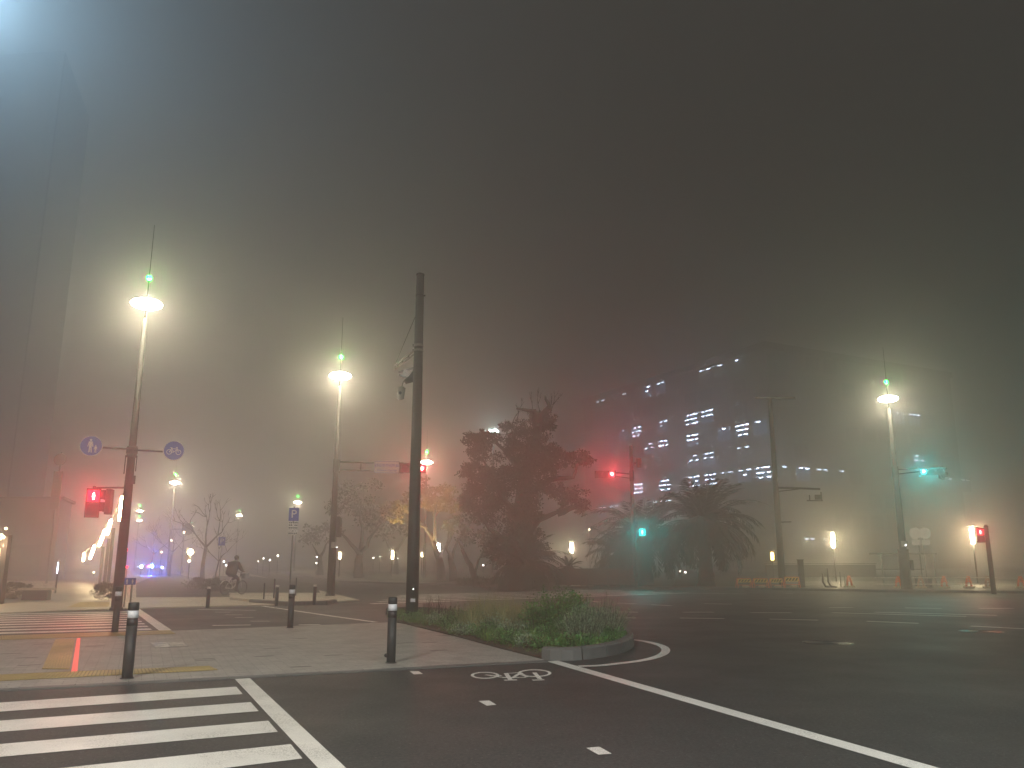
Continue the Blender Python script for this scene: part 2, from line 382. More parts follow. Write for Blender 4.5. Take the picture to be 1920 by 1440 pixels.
# one more stripe below the frame
mk.poly([(-8, 0.9), (-1.15, 6.05), (-0.95, 5.6), (-7.5, 0.5)], None, ZM)
struct('crossing_stripes', mk, M_mark)
mk = MB()
mk.strip([(-3.53, 11.27), (-1.345, 6.55), (0.6, 2.35)], 0.19, None, ZM)
struct('crossing_edge_line', mk, M_mark)
struct('lane_edge_line', MB().strip([(0.62, 13.22), (3.06, 6.55), (5.6, -0.4)], 0.20, None, ZM), M_mark)
cv = [Vector(xy(G(*q))) for q in ((1174, 1200), (1195, 1201), (1222, 1206), (1243, 1213), (1248, 1222), (1235, 1231), (1205, 1239), (1160, 1245), (1120, 1249), (1085, 1250))]
struct('curved_line', MB().strip(bez(cv, 4), 0.15, None, ZM + 0.004), M_mark)
mk = MB()
for q in (((768, 1259), (785, 1259), (793, 1264), (776, 1265)), ((897, 1315), (917, 1314), (931, 1322), (913, 1324)), ((1099, 1403), (1124, 1401), (1147, 1414), (1122, 1416))):
    quad_px(mk, q)
struct('cycle_lane_dashes', mk, M_mark)
# bicycle symbol, painted to be read from the far side
mk = MB()
def zp(x, y): return (640 + x / 3, 1080 + y / 3)
def ell(mb, cx, cy_, rx, ry, w):
    n_ = 40
    o = [xy(G(*zp(cx + rx * math.cos(a), cy_ + ry * math.sin(a)))) for a in [2 * math.pi * k / n_ for k in range(n_)]]
    i = [xy(G(*zp(cx + (rx - w[0]) * math.cos(a), cy_ + (ry - w[1]) * math.sin(a)))) for a in [2 * math.pi * k / n_ for k in range(n_)]]
    for k in range(n_): mb.poly([o[k], o[(k + 1) % n_], i[(k + 1) % n_], i[k]], None, ZM)
ell(mk, 808, 560, 80, 19, (17, 4.5)); ell(mk, 1086, 548, 95, 21, (17, 4.5))
for k_, (a, b, w) in enumerate((((915, 588), (988, 586), .07), ((1075, 588), (1142, 586), .07), ((951, 585), (925, 549), .06), ((925, 551), (1000, 546), .05),
                ((838, 566), (900, 562), .06), ((905, 575), (1040, 573), .06), ((960, 578), (1010, 548), .05), ((1118, 584), (1086, 547), .06), ((1000, 546), (1045, 572), .05), ((812, 560), (905, 575), .05))):
    mk.strip([xy(G(*zp(*a))), xy(G(*zp(*b)))], w, None, ZM + .0007 * (k_ + 1))
struct('bicycle_symbol', mk, M_mark)
# dashed lanes of the wide road
dash = [((1275, 1159), (1358, 1160)), ((1443, 1161), (1534, 1163)), ((1625, 1165), (1722, 1169)), ((1820, 1174), (1935, 1180)), ((1280, 1148), (1338, 1148)),
        ((1407, 1149), (1484, 1149)), ((1560, 1149), (1812, 1156)), ((1640, 1148), (1870, 1154)), ((1320, 1132), (1372, 1133)), ((1222, 1134), (1260, 1136)), ((1555, 1139), (1600, 1139)),
        ((1697, 1140), (1765, 1141)), ((1835, 1141), (1900, 1141)), ((1103, 1127), (1125, 1129)), ((1157, 1131), (1192, 1132)), ((1110, 1147), (1196, 1148)), ((1100, 1158), (1193, 1159)),
        ((1470, 1112.5), (1487, 1113)), ((1730, 1114), (1752, 1114)), ((1280, 1112), (1400, 1114)), ((370, 1143), (480, 1144.5)), ((398, 1173), (470, 1172)), ((560, 1172), (600, 1171))]
mk = MB()
for a, b in dash: mk.strip([xy(G(*a)), xy(G(*b))], 0.17, None, ZM)
for q in ((418, 1148), (438, 1153), (458, 1158), (488, 1165)): c = G(*q); mk.poly([(c.x - .25, c.y - .05), (c.x + .25, c.y - .05), (c.x + .25, c.y + .05), (c.x - .25, c.y + .05)], None, ZM)
struct('lane_dashes', mk, M_mark)
struct('slip_road_line', MB().strip([(-8.6, 29.2), (-5.6, 24.65), (-3.45, 21.5)], 0.16, None, ZM), M_mark)
# far-left crossing
mk = MB(); e0 = Vector((-7.75, 19.0)); e1 = Vector((-12.0, 27.0)); ed = (e1 - e0).normalized(); sd = Vector((-0.93, -0.366))
for k in range(9):
    a = e0 + ed * (0.25 + k * 0.93) + sd * 0.25; b = a + ed * 0.45
    mk.poly([xy(a), xy(b), xy(b + sd * 22), xy(a + sd * 22)], None, ZM)
mk.strip([xy(e0 - ed * 0.1), xy(e1 + ed * .2)], 0.26, None, ZM + 0.002)
struct('far_left_crossing', mk, M_mark)
# far centre crossing
mk = MB(); sd = Vector((0.79, 0.613)); pd = Vector((-0.613, 0.79)); s0 = Vector((-5.0, 30.6))
for k in range(6):
    a = s0 + pd * (1.15 * k) + sd * (k * 0.9); b = a + pd * 0.42; ln = 17.5 - k * 0.9
    mk.poly([xy(a), xy(a + sd * ln), xy(b + sd * ln), xy(b)], None, ZM)
struct('far_crossing', mk, M_mark)

# ---------------------------------------------------------------- far pavements
u = Vector((-math.sin(AVE), math.cos(AVE)))
w0 = Vector((-6.0, 33.2))
walkL = [(-60, 6.4), (-15.6, 24.3), (-12.2, 27.6), xy(G(500, 1136)), (-7.2, 31.0), xy(w0), xy(w0 + u * 230), (-150, 240), (-200, 60)]
struct('pavement_beyond_crossing', MB().poly(walkL, -0.02, 0.035), M_walk)
struct('cycle_path', MB().poly([xy(G(255, 1122)), xy(G(440, 1121)), xy(G(400, 1095)), xy(G(330, 1076)), xy(G(300, 1076)), xy(G(255, 1095))], None, 0.043), M_asph)
gr = MB(); gr.poly([xy(G(420, 1113)), xy(G(600, 1113)), xy(G(590, 1096)), xy(G(480, 1082)), xy(G(400, 1080)), xy(G(390, 1100))], None, 0.047)
struct('verge_grass', gr, M_grass)
struct('tactile_path', MB().poly([xy(G(125, 1141)), xy(G(205, 1140)), xy(G(205, 1131)), xy(G(150, 1131))], None, 0.041), M_tact)
isl = [xy(G(470, 1131)), xy(G(540, 1136)), xy(G(610, 1134)), xy(G(628, 1131)), xy(G(600, 1127)), xy(G(560, 1122)), xy(G(430, 1120)), xy(G(430, 1126))]
struct('small_island', MB().poly(isl, 0.0, 0.13), M_walk)
ik = MB(); kerb_ring(ik, [Vector(q) for q in isl[:4]], 0.16, 0, 0.145, stone=0.8); struct('small_island_kerb', ik, M_conc)
fk = [Vector(q) for q in ((-12.8, 62.5), (-6, 55.5), (2, 49.6), (6.8, 46.8), (12.8, 45.9), (18.4, 42.9), (23.6, 40.9), (32, 38.5), (60, 33), (120, 24))]
park = [xy(q) for q in fk] + [(215, 60), (215, 325), (-110, 325)]
struct('park_pavement', MB().poly(park, -0.02, 0.12), ground_mat('dark_paving', (.13, .12, .10), .6, speck=.2))
fg = MB(); kerb_ring(fg, fk, 0.18, -0.02, 0.135, stone=1.2, gap=0.006); struct('far_kerb', fg, M_conc)
struct('park_grass', MB().poly([(-10.5, 62.5), (-5, 58), (2.6, 51.3), (7, 48.7), (13.6, 47.7), (17, 47), (17, 60), (40, 62), (40, 120), (-25, 120)], None, 0.126), M_grass)

# ---------------------------------------------------------------- tactile paving on the island
tbase = MB(); tb = MB(); td = (Vector(xy(G(120, 1198, ZI))) - Vector(xy(G(102, 1258, ZI)))).normalized(); tp = Vector((td.y, -td.x))
def tact(quad):
    q = [Vector(xy(G(*c, ZI))) for c in quad]; tbase.poly([xy(c) for c in q], None, ZI + 0.004)
    # raised bars clipped to the quad by marching along its long side
    return q
def bars(a0, a1, b0, b1, n_, inset=0.03):
    for k in range(n_):
        t = (k + 0.5) / n_; a = a0.lerp(a1, t); b = b0.lerp(b1, t); d = (b - a)
        tb.strip([xy(a + d * inset), xy(b - d * inset)], 0.034, ZI + .002, ZI + 0.011)
q = tact([(-100, 1283), (410, 1257), (392, 1249), (80, 1261), (-60, 1268)])
bars(q[0], q[1], q[4], q[2], 66, .06)
q2 = tact([(-60, 1203), (330, 1189), (318, 1182), (-60, 1194)]); bars(q2[0], q2[1], q2[3], q2[2], 80, .06)
q3 = tact([(78, 1255), (130, 1256), (141, 1198), (104, 1199)]); bars(q3[0], q3[1], q3[3], q3[2], 9, .01)
struct('tactile_paving', tbase, ground_mat('tactile_groove', (0.19, 0.145, 0.055), 0.6, speck=.2)); struct('tactile_bars', tb, M_tact)
# ---------------------------------------------------------------- bollards
def bollard(name, label, px, py, group, h=0.957, r=0.068, knob=False, flat=False):
    g = G(px, py, ZI); t = thing('bollard', label, 'bollard', (g.x, g.y, ZI), R.uniform(0, 3), group)
    part('post', MB().tube([(0, 0, 0), (0, 0, h - 0.30)], [r, r], 24).tube([(0, 0, h - 0.105), (0, 0, h - 0.012), (0, 0, h)], [r, r, r - 0.01], 24), M_pole, t)
    part('band', MB().tube([(0, 0, h - 0.20), (0, 0, h - 0.105)], [r + 0.001] * 2, 24), M_band, t)
    part('collar', MB().tube([(0, 0, h - 0.30), (0, 0, h - 0.2)], [r + 0.0005] * 2, 24), M_dark, t)
    part('foot_ring', MB().tube([(0, 0, 0), (0, 0, 0.012)], [r + 0.02, r + 0.015], 24), M_dark, t)
    if knob:
        part('lock', MB().sphere((-r - 0.005, -0.02, 0.11), 0.03, 10, 8), M_dark, t); t.rotation_euler.z = 0
    return t
gb = 'dark bollards with a white band on the near pavement'
bollard('bollard', 'nearest dark bollard, in front of the yellow tactile strip', 238, 1272, gb)
bollard('bollard', 'dark bollard at the far-left crossing overlapping the tall lamp pole', 215, 1186, gb)
bollard('bollard', 'dark bollard alone on the far edge of the paving below the parking sign', 544, 1177, gb)
bollard('bollard', 'dark bollard just left of the planting bed, with a small lock at its foot', 733, 1243, gb, knob=True)
def slim_bollard(px, y1, y0, label, white=True):
    g = G(px, y1, 0.04); D = g.y; h = A(px, y0, D).z - 0.04
    t = thing('bollard', label, 'bollard', (g.x, g.y, 0.04), 0, 'slim bollards on the pavement beyond')
    part('post', MB().tube([(0, 0, 0), (0, 0, h - .07)], 0.06, 14), M_pole, t)
    part('cap', MB().tube([(0, 0, h - .07), (0, 0, h - .01), (0, 0, h)], [0.062, .062, .04], 14), M_white if white else M_dark, t)
slim_bollard(389, 1140, 1100, 'slim bollard with white cap right of the blue two-post sign, left of the cyclist')
slim_bollard(518, 1136, 1097, 'slim bollard with white cap on the small kerbed island, left one of two')
slim_bollard(589, 1134, 1096, 'slim bollard with white cap on the small kerbed island, beside the lamp pole')
for px, y1, y0, lb in ((494, 1128, 1093, 'thin dark stake at the left tip of the small kerbed island'), (513, 1126, 1085, 'thin dark stake behind the capped bollard on the small island'), (554, 1121, 1083, 'thin dark stake behind the parking sign post')):
    g = G(px, y1, 0.04); h = A(px, y0, g.y).z - .04
    part('marker_stake', MB().tube([(0, 0, 0), (0, 0, h)], 0.028, 10), M_dark, None, label=lb, category=None) if False else None
    o = part('marker_stake', MB().tube([(0, 0, 0), (0, 0, h - .02), (0, 0, h)], [0.028, .028, .015], 10), M_dark); o.location = (g.x, g.y, .04)
    tag(o, lb, 'stake', 'thin stakes on the small island')

# ---------------------------------------------------------------- bare mast with camera arm
g = G(772, 1157); D = g.y; top = A(797, 515, D).z
t = thing('mast', 'bare dark grey mast standing in the planting bed, camera arm near its top', 'pole', (g.x, g.y, 0.03))
part('pole', MB().tube([(0, 0, 0), (0, 0, 2.4), (0, 0, top - 0.06)], [0.178, 0.168, 0.118], 28), M_pole, t)
part('cap', MB().tube([(0, 0, top - 0.06), (0, 0, top - .01), (0, 0, top)], [0.122, 0.122, 0.10], 28), M_dark, t)
zz = A(783, 657, D).z
for z in (zz + 0.12, zz - 0.03): part('clamp', MB().tube([(0, 0, z - .035), (0, 0, z + .035)], 0.142, 28).box((-0.15, 0, z), (0.05, 0.06, 0.07)), M_grey, t)
part('bolt_ring', MB().tube([(0, 0, A(790, 556, D).z - .02), (0, 0, A(790, 556, D).z + .02)], .128, 24).box((.14, 0, A(790, 556, D).z), (.05, .03, .04)), M_dark, t)
zl = A(783, 1104, D).z
part('cable_box', MB().box((0.05, -0.185, zl), (0.07, 0.04, 0.16), bev=.008), M_dark, t)
pl = A(783, 1104, D); part('indicator_lamp', MB().sphere((0.05, -0.208, zl - .03), 0.012, 8, 6), emat('white_led', (1, 1, 1), 12), t)
part('number_plate', MB().box((0.04, -0.178, A(783, 1127, D).z), (0.13, 0.012, 0.09)), M_band, t)
sh = Vector((g.x, g.y, .03))
e1 = A(740, 710, 25.7) - sh; e1.z = zz - .03
a0 = Vector((-0.10, 0.02, zz + .0)); a1 = Vector((-0.10, 0.02, zz - 0.12))
am = MB().tube([a0, e1 + Vector((0, 0, .06))], 0.028, 10).tube([a1, e1 + Vector((0, 0, -.06))], 0.022, 10)
for k in (0.3, 0.6, 0.85, 1.0): am.tube([a0.lerp(e1 + Vector((0, 0, .06)), k), a1.lerp(e1 + Vector((0, 0, -.06)), k)], 0.014, 6)
part('camera_arm', am, M_grey, t)
part('stay_rod', MB().tube([(-0.1, 0, A(783, 592, D).z), e1 + Vector((0, 0, .1))], 0.009, 6), M_grey, t)
c0 = A(765, 700, 24.2)
c = thing('traffic_camera', 'traffic camera with curved dark housing hung from the mast arm', 'camera', c0)
part('housing', MB().tube([(0.22, .1, .22), (0.24, .02, .02), (0.12, -.1, -.2), (-.06, -.16, -.30)], [.07, .12, .12, .07], 12), M_dark, c)
part('bracket', MB().box((-.05, 0, .10), (.5, .06, .05), ry=-.3).box((-.08, 0, -.12), (.4, .06, .05), ry=.35), M_grey, c)
part('face_plate', MB().box((-.02, 0, -.01), (.26, .10, .2), ry=.3, bev=.02), M_white, c)
c1 = A(752, 737, 24.6)
c = thing('lidar_sensor', 'small pale box sensor with rounded ends hanging below the mast arm', 'sensor', c1, 0.3)
part('body', MB().tube([(0.02, 0, .17), (0.02, 0, .2)], [.09, .06], 14).tube([(0.02, 0, .17), (-.02, 0, -.17), (-.02, 0, -.21)], [.115, .11, .05], 14), mat('pale_housing', (.35, .34, .31), .5), c)
part('hanger', MB().tube([(0.02, 0, .2), (.06, 0, .36), (.18, 0, .5)], .018, 8), M_grey, c)
part('lens', MB().disc((-.05, -.11, -.02), .05, .03, (0, 1, 0), 14), M_dark, c)

# ---------------------------------------------------------------- signs and signals on the tall lamp pole at left
PA = G(275, 570, LAMP_H); DA = PA.y; rzA = face_cam(PA)
t = thing('sign_bracket', 'dark cross arm on the tall lamp pole carrying two blue round signs', 'bracket', (PA.x, PA.y, A(243, 846, DA).z), rzA)
xl = (A(181, 846, DA) - A(243, 846, DA)).x / math.cos(rzA) ; xr = (A(308, 846, DA) - A(243, 846, DA)).x / math.cos(rzA)
part('arm', MB().tube([(xl, -.17, 0.05), (-.05, -.17, 0.05)], .03, 10).tube([(.05, -.17, 0.02), (xr, -.17, .02)], .03, 10), M_pole, t)
part('clamp', MB().tube([(0, 0, -.2), (0, 0, .16)], .155, 20).box((0, -.15, 0), (.34, .06, .2), bev=.02), M_pole, t)
part('strap', MB().box((-.17, -.05, -.45), (.03, .05, .6)).box((.16, -.05, -.4), (.03, .05, .5)), M_dark, t)
def round_sign(px, py, label, sym):
    ax = Vector((xl if px < 243 else xr, -.26, 0)); ax.rotate(Matrix.Rotation(rzA, 3, 'Z')); ax += Vector((PA.x, PA.y, 0)); c = A(px, py, ax.y); t = thing('round_sign', label, 'sign', (ax.x, ax.y, c.z), rzA, 'blue round signs on the lamp pole')
    part('rim', MB().disc((0, 0, 0), .335, .03, (0, 1, 0), 40), M_white, t)
    part('face', MB().disc((0, -.017, 0), .305, .006, (0, 1, 0), 40), M_blue, t)
    part('symbol', sym, M_white, t); return t
def flat(mb, pts, y=-.022):
    mb.add([(p[0], y, p[1]) for p in pts] + [(p[0], y - .002, p[1]) for p in pts], [tuple(range(len(pts) - 1, -1, -1)), tuple(range(len(pts), 2 * len(pts)))] if False else [tuple(range(len(pts), 2 * len(pts)))])
    return mb
def figure(mb, ox, oz, s):
    mb.disc((ox, -.022, oz + .86 * s), .075 * s, .004, (0, 1, 0), 14)
    for q in ([(-.12, .76), (.12, .76), (.19, .40), (.13, .38), (.09, .60), (.08, .36), (-.08, .36), (-.09, .60), (-.13, .38), (-.19, .40)],
              [(-.08, .36), (0.01, .36), (-.02, 0), (-.10, 0)], [(0.01, .36), (.08, .36), (.13, 0), (.05, 0)]):
        flat(mb, [(ox + a * s, oz + b * s) for a, b in q])
    return mb
sy = figure(MB(), -.02, -.21, .46); figure(sy, .13, -.21, .26); round_sign(181, 836, 'blue round sign showing an adult walking with a child', sy)
def ringflat(mb, cx, cz, r, w, n_=20, y=-.022):
    for k in range(n_):
        a, b = 2 * math.pi * k / n_, 2 * math.pi * (k + 1) / n_
        flat(mb, [(cx + r * math.cos(a), cz + r * math.sin(a)), (cx + r * math.cos(b), cz + r * math.sin(b)), (cx + (r - w) * math.cos(b), cz + (r - w) * math.sin(b)), (cx + (r - w) * math.cos(a), cz + (r - w) * math.sin(a))], y)
def lineflat(mb, a, b, w, y=-.022):
    a = Vector(a); b = Vector(b); d = (b - a).normalized(); n_ = Vector((-d.y, d.x)) * w / 2
    flat(mb, [a + n_, a - n_, b - n_, b + n_], y)
def bike_sym(s=1):
    m = MB(); ringflat(m, -.14 * s, -.05 * s, .085 * s, .018 * s); ringflat(m, .14 * s, -.05 * s, .085 * s, .018 * s)
    for k, (a, b) in enumerate((((-.14, -.05), (-.07, .06)), ((-.07, .06), (.09, .06)), ((.14, -.05), (.08, .11)), ((0, -.05), (.09, .05)), ((0, -.05), (-.09, .09)), ((-.14, -.05), (0, -.05)), ((-.12, .09), (-.05, .09)), ((.05, .11), (.11, .11)))):
        lineflat(m, (a[0] * s, a[1] * s), (b[0] * s, b[1] * s), .018 * s, -.022 - .0006 * k)
    return m
round_sign(308, 845, 'blue round sign showing a bicycle', bike_sym(1.0))
def ped_signal(px, py, D, label, lit='red', rz=None, h=.98, w=.45, gcol=(1, .02, .04), power=90, group='pedestrian signals', lit_top=True, arm=None):
    c = A(px, py, D); t = thing('pedestrian_signal', label, 'pedestrian signal', (c.x, c.y, c.z), face_cam(c) if rz is None else rz, group)
    part('housing', MB().box((0, .06, 0), (w, .16, h), bev=.03), mat('signal_housing', (.10, .09, .085), .45, .2, var=.1), t)
    for k, z in enumerate((h * .24, -h * .24)):
        on = lit and ((k == 0) == lit_top)
        m_ = (M_red if lit == 'red' else M_cyan) if on else M_black
        pn_ = part('lamp_panel', MB().box((0, -.028, z), (w * .78, .012, h * .38), bev=.01), m_, t)
        part('visor', MB().box((0, -.12, z + h * .21), (w * .86, .18, .012)).box((-w * .42, -.10, z + .02), (.012, .14, h * .34)).box((w * .42, -.10, z + .02), (.012, .14, h * .34)), M_dark, t)
        if on:
            f_ = figure(MB(), 0, z - h * .13, h * .27)
            f_.v = [(a, b - .018, c_) for a, b, c_ in f_.v]
            part('lit_figure', f_, M_redcore if lit == 'red' else emat('cyan_core', (.35, 1, .95), 12), t)
            light('signal_light', (0, -.20, z), power, gcol, .035, t, kind='SPOT', rot=(-math.pi / 2 + .12, 0, 0), spread=math.radians(125))
    if arm:
        a = Vector(arm) - Vector((c.x, c.y, c.z)); a.rotate(Matrix.Rotation(-t.rotation_euler.z, 3, 'Z'))
        part('arm', MB().tube([(0, .08, h / 2 + .03), (a.x, a.y, h / 2 + .03)], .03, 10).tube([(0, .08, h / 2), (0, .08, h / 2 + .08)], .05, 10), M_pole, t)
    return t
ped_signal(174, 943, DA - .05, 'pedestrian signal glowing red, hung left of the tall lamp pole', power=330, h=.92, w=.42, arm=(PA.x, PA.y, 4))
ped_signal(201, 941, DA + .1, 'unlit pedestrian signal seen from the side right behind the glowing red one', lit=None, rz=rzA + math.pi + 1.25, w=.34, h=.8)
bx = thing('control_box', 'small dark box strapped to the right side of the tall lamp pole', 'box', (PA.x + .17, PA.y - .05, A(247, 900, DA).z), rzA)
part('case', MB().box((0, 0, 0), (.10, .12, .26), bev=.015), M_dark, bx); part('lid', MB().box((0, -.066, 0), (.08, .01, .2)), M_pole, bx)
# two-post blue sign near the foot
g = G(236, 1138, .03); t = thing('guide_sign', 'small blue sign on two short posts at the foot of the tall lamp pole', 'sign', (g.x, g.y, .03), face_cam(g))
hh = A(240, 1086, g.y).z
for x in (-.06, .12): part('post', MB().tube([(x, 0, 0), (x, 0, hh - .1)], .03, 10), M_grey, t)
part('board', MB().box((.05, -.03, hh - .1), (.34, .02, .2), bev=.01) if False else MB().box((.05, -.045, hh - .1), (.36, .02, .22)), M_blue, t)
sy = MB(); figure(sy, -.04, hh - .18, .17); figure(sy, .13, hh - .18, .16); sy.v = [(a, b - .036, c_) for a, b, c_ in sy.v]; part('symbol', sy, M_white, t)

# ---------------------------------------------------------------- vehicle signals
M_sh = mat('signal_housing', (.10, .09, .085), .45)
def vehicle_signal(c, label, lit, rz, group='traffic signals', w=1.22, power=200):
    """three lenses side by side; lit = index from the left"""
    t = thing('traffic_signal', label, 'traffic signal', c, rz, group)
    part('housing', MB().box((0, .05, 0), (w, .10, .40), bev=.03), M_sh, t)
    for k in range(3):
        x = (k - 1) * w * .315
        m_ = (M_cyan, emat('amber', (1, .5, .05), 8), M_red)[k] if k == lit else M_black
        ln = part('lens', MB().disc((x, -.012, 0), .145, .03, (0, 1, 0), 24), m_, t)
        vz = MB()
        n_ = 18
        for j in range(n_):
            a0_ = -.35 + (math.pi + .7) * j / n_; a1_ = -.35 + (math.pi + .7) * (j + 1) / n_
            def q(a, y, r=.17): return (x + r * math.cos(a), y, r * math.sin(a))
            vz.add([q(a0_, 0), q(a1_, 0), q(a1_, -.2), q(a0_, -.2)], [(0, 1, 2, 3)])
        part('visor', vz, M_dark, t)
        if k == lit:
            col_ = ((0, .95, .9), (1, .5, .1), (1, .02, .04))[k]
            part('lens_core', MB().disc((x, -.03, 0), .085, .01, (0, 1, 0), 14), M_redcore if k == 2 else emat('cyan_core', (.35, 1, .95), 12), t)
            light('signal_light', (x, -.20, 0), power, col_, .07, t, kind='SPOT', rot=(-math.pi / 2 + .1, 0, 0), spread=math.radians(115))
    return t
# B pole: long double arm, place-name sign, red signal
PB = G(638, 705, LAMP_H); DB = PB.y; rzB = face_cam(PB)
zt, zb = A(640, 866, DB).z, A(640, 881, DB).z
def loc_on(t, P):
    v = Vector(P) - t.location; v.rotate(Matrix.Rotation(-t.rotation_euler.z, 3, 'Z')); return v
t = thing('double_bar_bracket', 'long double-bar arm reaching right from the lamp pole to the place name sign', 'signal arm', (PB.x, PB.y, zt), rzB)
xe = loc_on(t, A(798, 875, DB)).x; dz = zb - zt
part('upper_bar', MB().tube([(0, 0, 0), (xe, 0, 0)], .035, 10), M_pole, t)
part('lower_bar', MB().tube([(0, 0, dz), (xe, 0, dz)], .03, 10), M_pole, t)
for fx in (.28, .62): part('strut', MB().tube([(xe * fx, 0, dz), (xe * fx, 0, 0)], .022, 8), M_pole, t)
part('clamp', MB().box((.02, 0, dz / 2), (.3, .34, abs(dz) + .2), bev=.04), M_pole, t)
c = A(725.5, 876, DB - .12); t = thing('place_name_sign', 'white place name sign with Japanese and English lettering on the long arm', 'sign', c, rzB)
part('board', MB().box((0, 0, 0), (1.16, .03, .56), bev=.01), M_white, t)
part('border', MB().box((0, -.0175, .255), (1.10, .004, .012)).box((0, -.0175, -.255), (1.10, .004, .012)).box((-.55, -.0175, 0), (.012, .004, .50)).box((.55, -.0175, 0), (.012, .004, .50)), M_blue, t)
text('lettering', '四日市市役所前', .155, M_blue, t, (0, -.02, .07)); text('lettering', 'Yokkaichi City Hall', .115, M_blue, t, (0, -.02, -.15))
c = A(752, 877, DB - .05); t = thing('arm_bracket', 'slotted bracket between the place name sign and the red traffic signal', 'bracket', c, rzB)
part('plate', MB().box((0, .02, .2), (.2, .04, .08)).box((0, .02, -.2), (.2, .04, .08)).box((-.05, .02, 0), (.05, .04, .4)), M_dark, t); part('hinge', MB().box((.03, .02, 0), (.1, .08, .14)), M_red if False else M_dark, t)
vehicle_signal(A(775, 878, DB - .1), 'red traffic signal at the end of the long arm, mostly hidden behind the mast', 2, rzB, power=420, w=1.2)
# things strapped to B pole
c = A(628, 985, DB); t = thing('pedestrian_signal', 'dark pedestrian signal seen edge-on strapped to the right of the lamp pole', 'pedestrian signal', (PB.x + .32, PB.y, A(634, 988, DB).z), rzB + 1.3, 'pedestrian signals')
part('housing', MB().box((0, .06, 0), (.4, .16, .9), bev=.03), M_sh, t)
for z in (.22, -.22): part('visor', MB().box((0, -.12, z + .19), (.36, .18, .012)), M_white, t)
t = thing('meter_box', 'pale box strapped to the lamp pole below the edge-on signal', 'box', (PB.x + .1, PB.y - .2, A(622, 1022, DB).z), rzB)
part('case', MB().box((0, 0, 0), (.24, .12, .26), bev=.02), mat('pale_housing', (.35, .34, .31), .5), t); part('hatch', MB().box((0, -.066, 0), (.18, .01, .2)), M_grey, t); part('lamp', MB().sphere((.14, -.05, -.1), .02, 8, 6), emat('white_led', (1, 1, 1), 12), t)
t = thing('cable_pipe', 'pale conduit pipe running down the right side of the lamp pole', 'pipe', (PB.x + .16, PB.y - .1, 0), rzB)
z1_, z0_ = A(630, 968, DB).z, A(626, 1040, DB).z
part('pipe', MB().tube([(.12, 0, z1_), (.06, 0, z1_ - .02), (.03, 0, z1_ - .2), (.0, 0, z0_), (.02, 0, 1.0)], .022, 8), mat('pale_housing', (.35, .34, .31), .5), t)
part('cap', MB().box((.1, 0, z1_ + .03), (.16, .1, .03)), M_white, t)
part('sleeve', MB().tube([(-.02, 0, .1), (-.02, 0, 2.2)], .07, 12), M_pole, t)

# pole C (right of the big tree): red vehicle signal and cyan walk signal
g = A(1191, 1102, 47.4); g.z = 0; DC = 47.4; tp_ = A(1186, 840, DC).z
t = thing('signal_pole', 'brown signal pole rising between the two palms, red signal on its left arm', 'pole', (g.x, g.y, .1))
part('shaft', MB().tube([(0, 0, 0), (0, 0, 3), (0, 0, tp_)], [.13, .12, .10], 16), M_pole_brown, t)
part('cap', MB().tube([(0, 0, tp_), (0, 0, tp_ + .05)], [.11, .06], 16), M_dark, t)
zs = A(1187, 889, DC).z
part('arm', MB().tube([(0, 0, zs - .1), (-1.9, -.05, zs + .06)], .035, 8).tube([(0, 0, zs - .35), (-1.9, -.05, zs - .1)], .025, 8), M_pole_brown, t)
part('band', MB().tube([(0, 0, zs - .5), (0, 0, zs + .1)], .135, 16), M_dark, t)
vehicle_signal(A(1135, 889, DC - .25), 'glowing red traffic signal on a short arm left of the brown pole', 2, face_cam(g), power=700)
c = A(1198, 868, DC - .1); t = thing('speaker_box', 'small dark box beside the brown signal pole above its red signal', 'box', c, face_cam(g)); part('case', MB().box((0, 0, 0), (.28, .3, .5), bev=.04), M_sh, t); part('grille', MB().disc((0, -.155, -.08), .09, .02, (0, 1, 0), 14), M_dark, t); part('bracket', MB().box((-.2, .05, 0), (.16, .04, .06)), M_dark, t)
ped_signal(1204, 990, DC - .15, 'pedestrian signal glowing blue-green in front of the left palm', lit='cyan', gcol=(0, .9, .85), lit_top=False, power=260)

# brown T-topped pole
g = A(1466, 1080, 50.5); g.z = .12; DT = 50.5; tz = A(1449, 750, DT).z
t = thing('utility_pole', 'tall brown pole with a flat T bar on top, right of the palms', 'pole', (g.x, g.y, .12))
part('shaft', MB().tube([(0, 0, 0), (0, 0, 4), (0, 0, tz)], [.21, .18, .12], 18), M_pole_brown, t)
part('top_bar', MB().box((.35, 0, tz + .02), (2.5, .12, .12)), M_pole_brown, t)
za = A(1465, 918, DT).z
part('arm', MB().tube([(0, -.1, za), (2.6, -.3, za - .12)], .06, 8).tube([(0, -.1, za - .25), (1.4, -.2, za - .1)], .03, 6), M_pole_brown, t)
part('side_arm', MB().tube([(0, -.1, A(1468, 983, DT).z), (.75, -.15, A(1468, 983, DT).z + .02)], .03, 8), M_pole_brown, t)
c = A(1527, 931, DT - .3); o = thing('hanging_bracket', 'empty dark bracket hanging from the end of the brown pole arm', 'bracket', c, 0)
part('frame', MB().box((0, 0, -.25), (.95, .06, .06)).box((.42, 0, 0), (.06, .06, .55)).box((-.3, 0, -.08), (.05, .05, .35)), M_pole_brown, o); part('plate', MB().box((.2, -.05, -.05), (.4, .03, .3)), M_pole_brown, o)

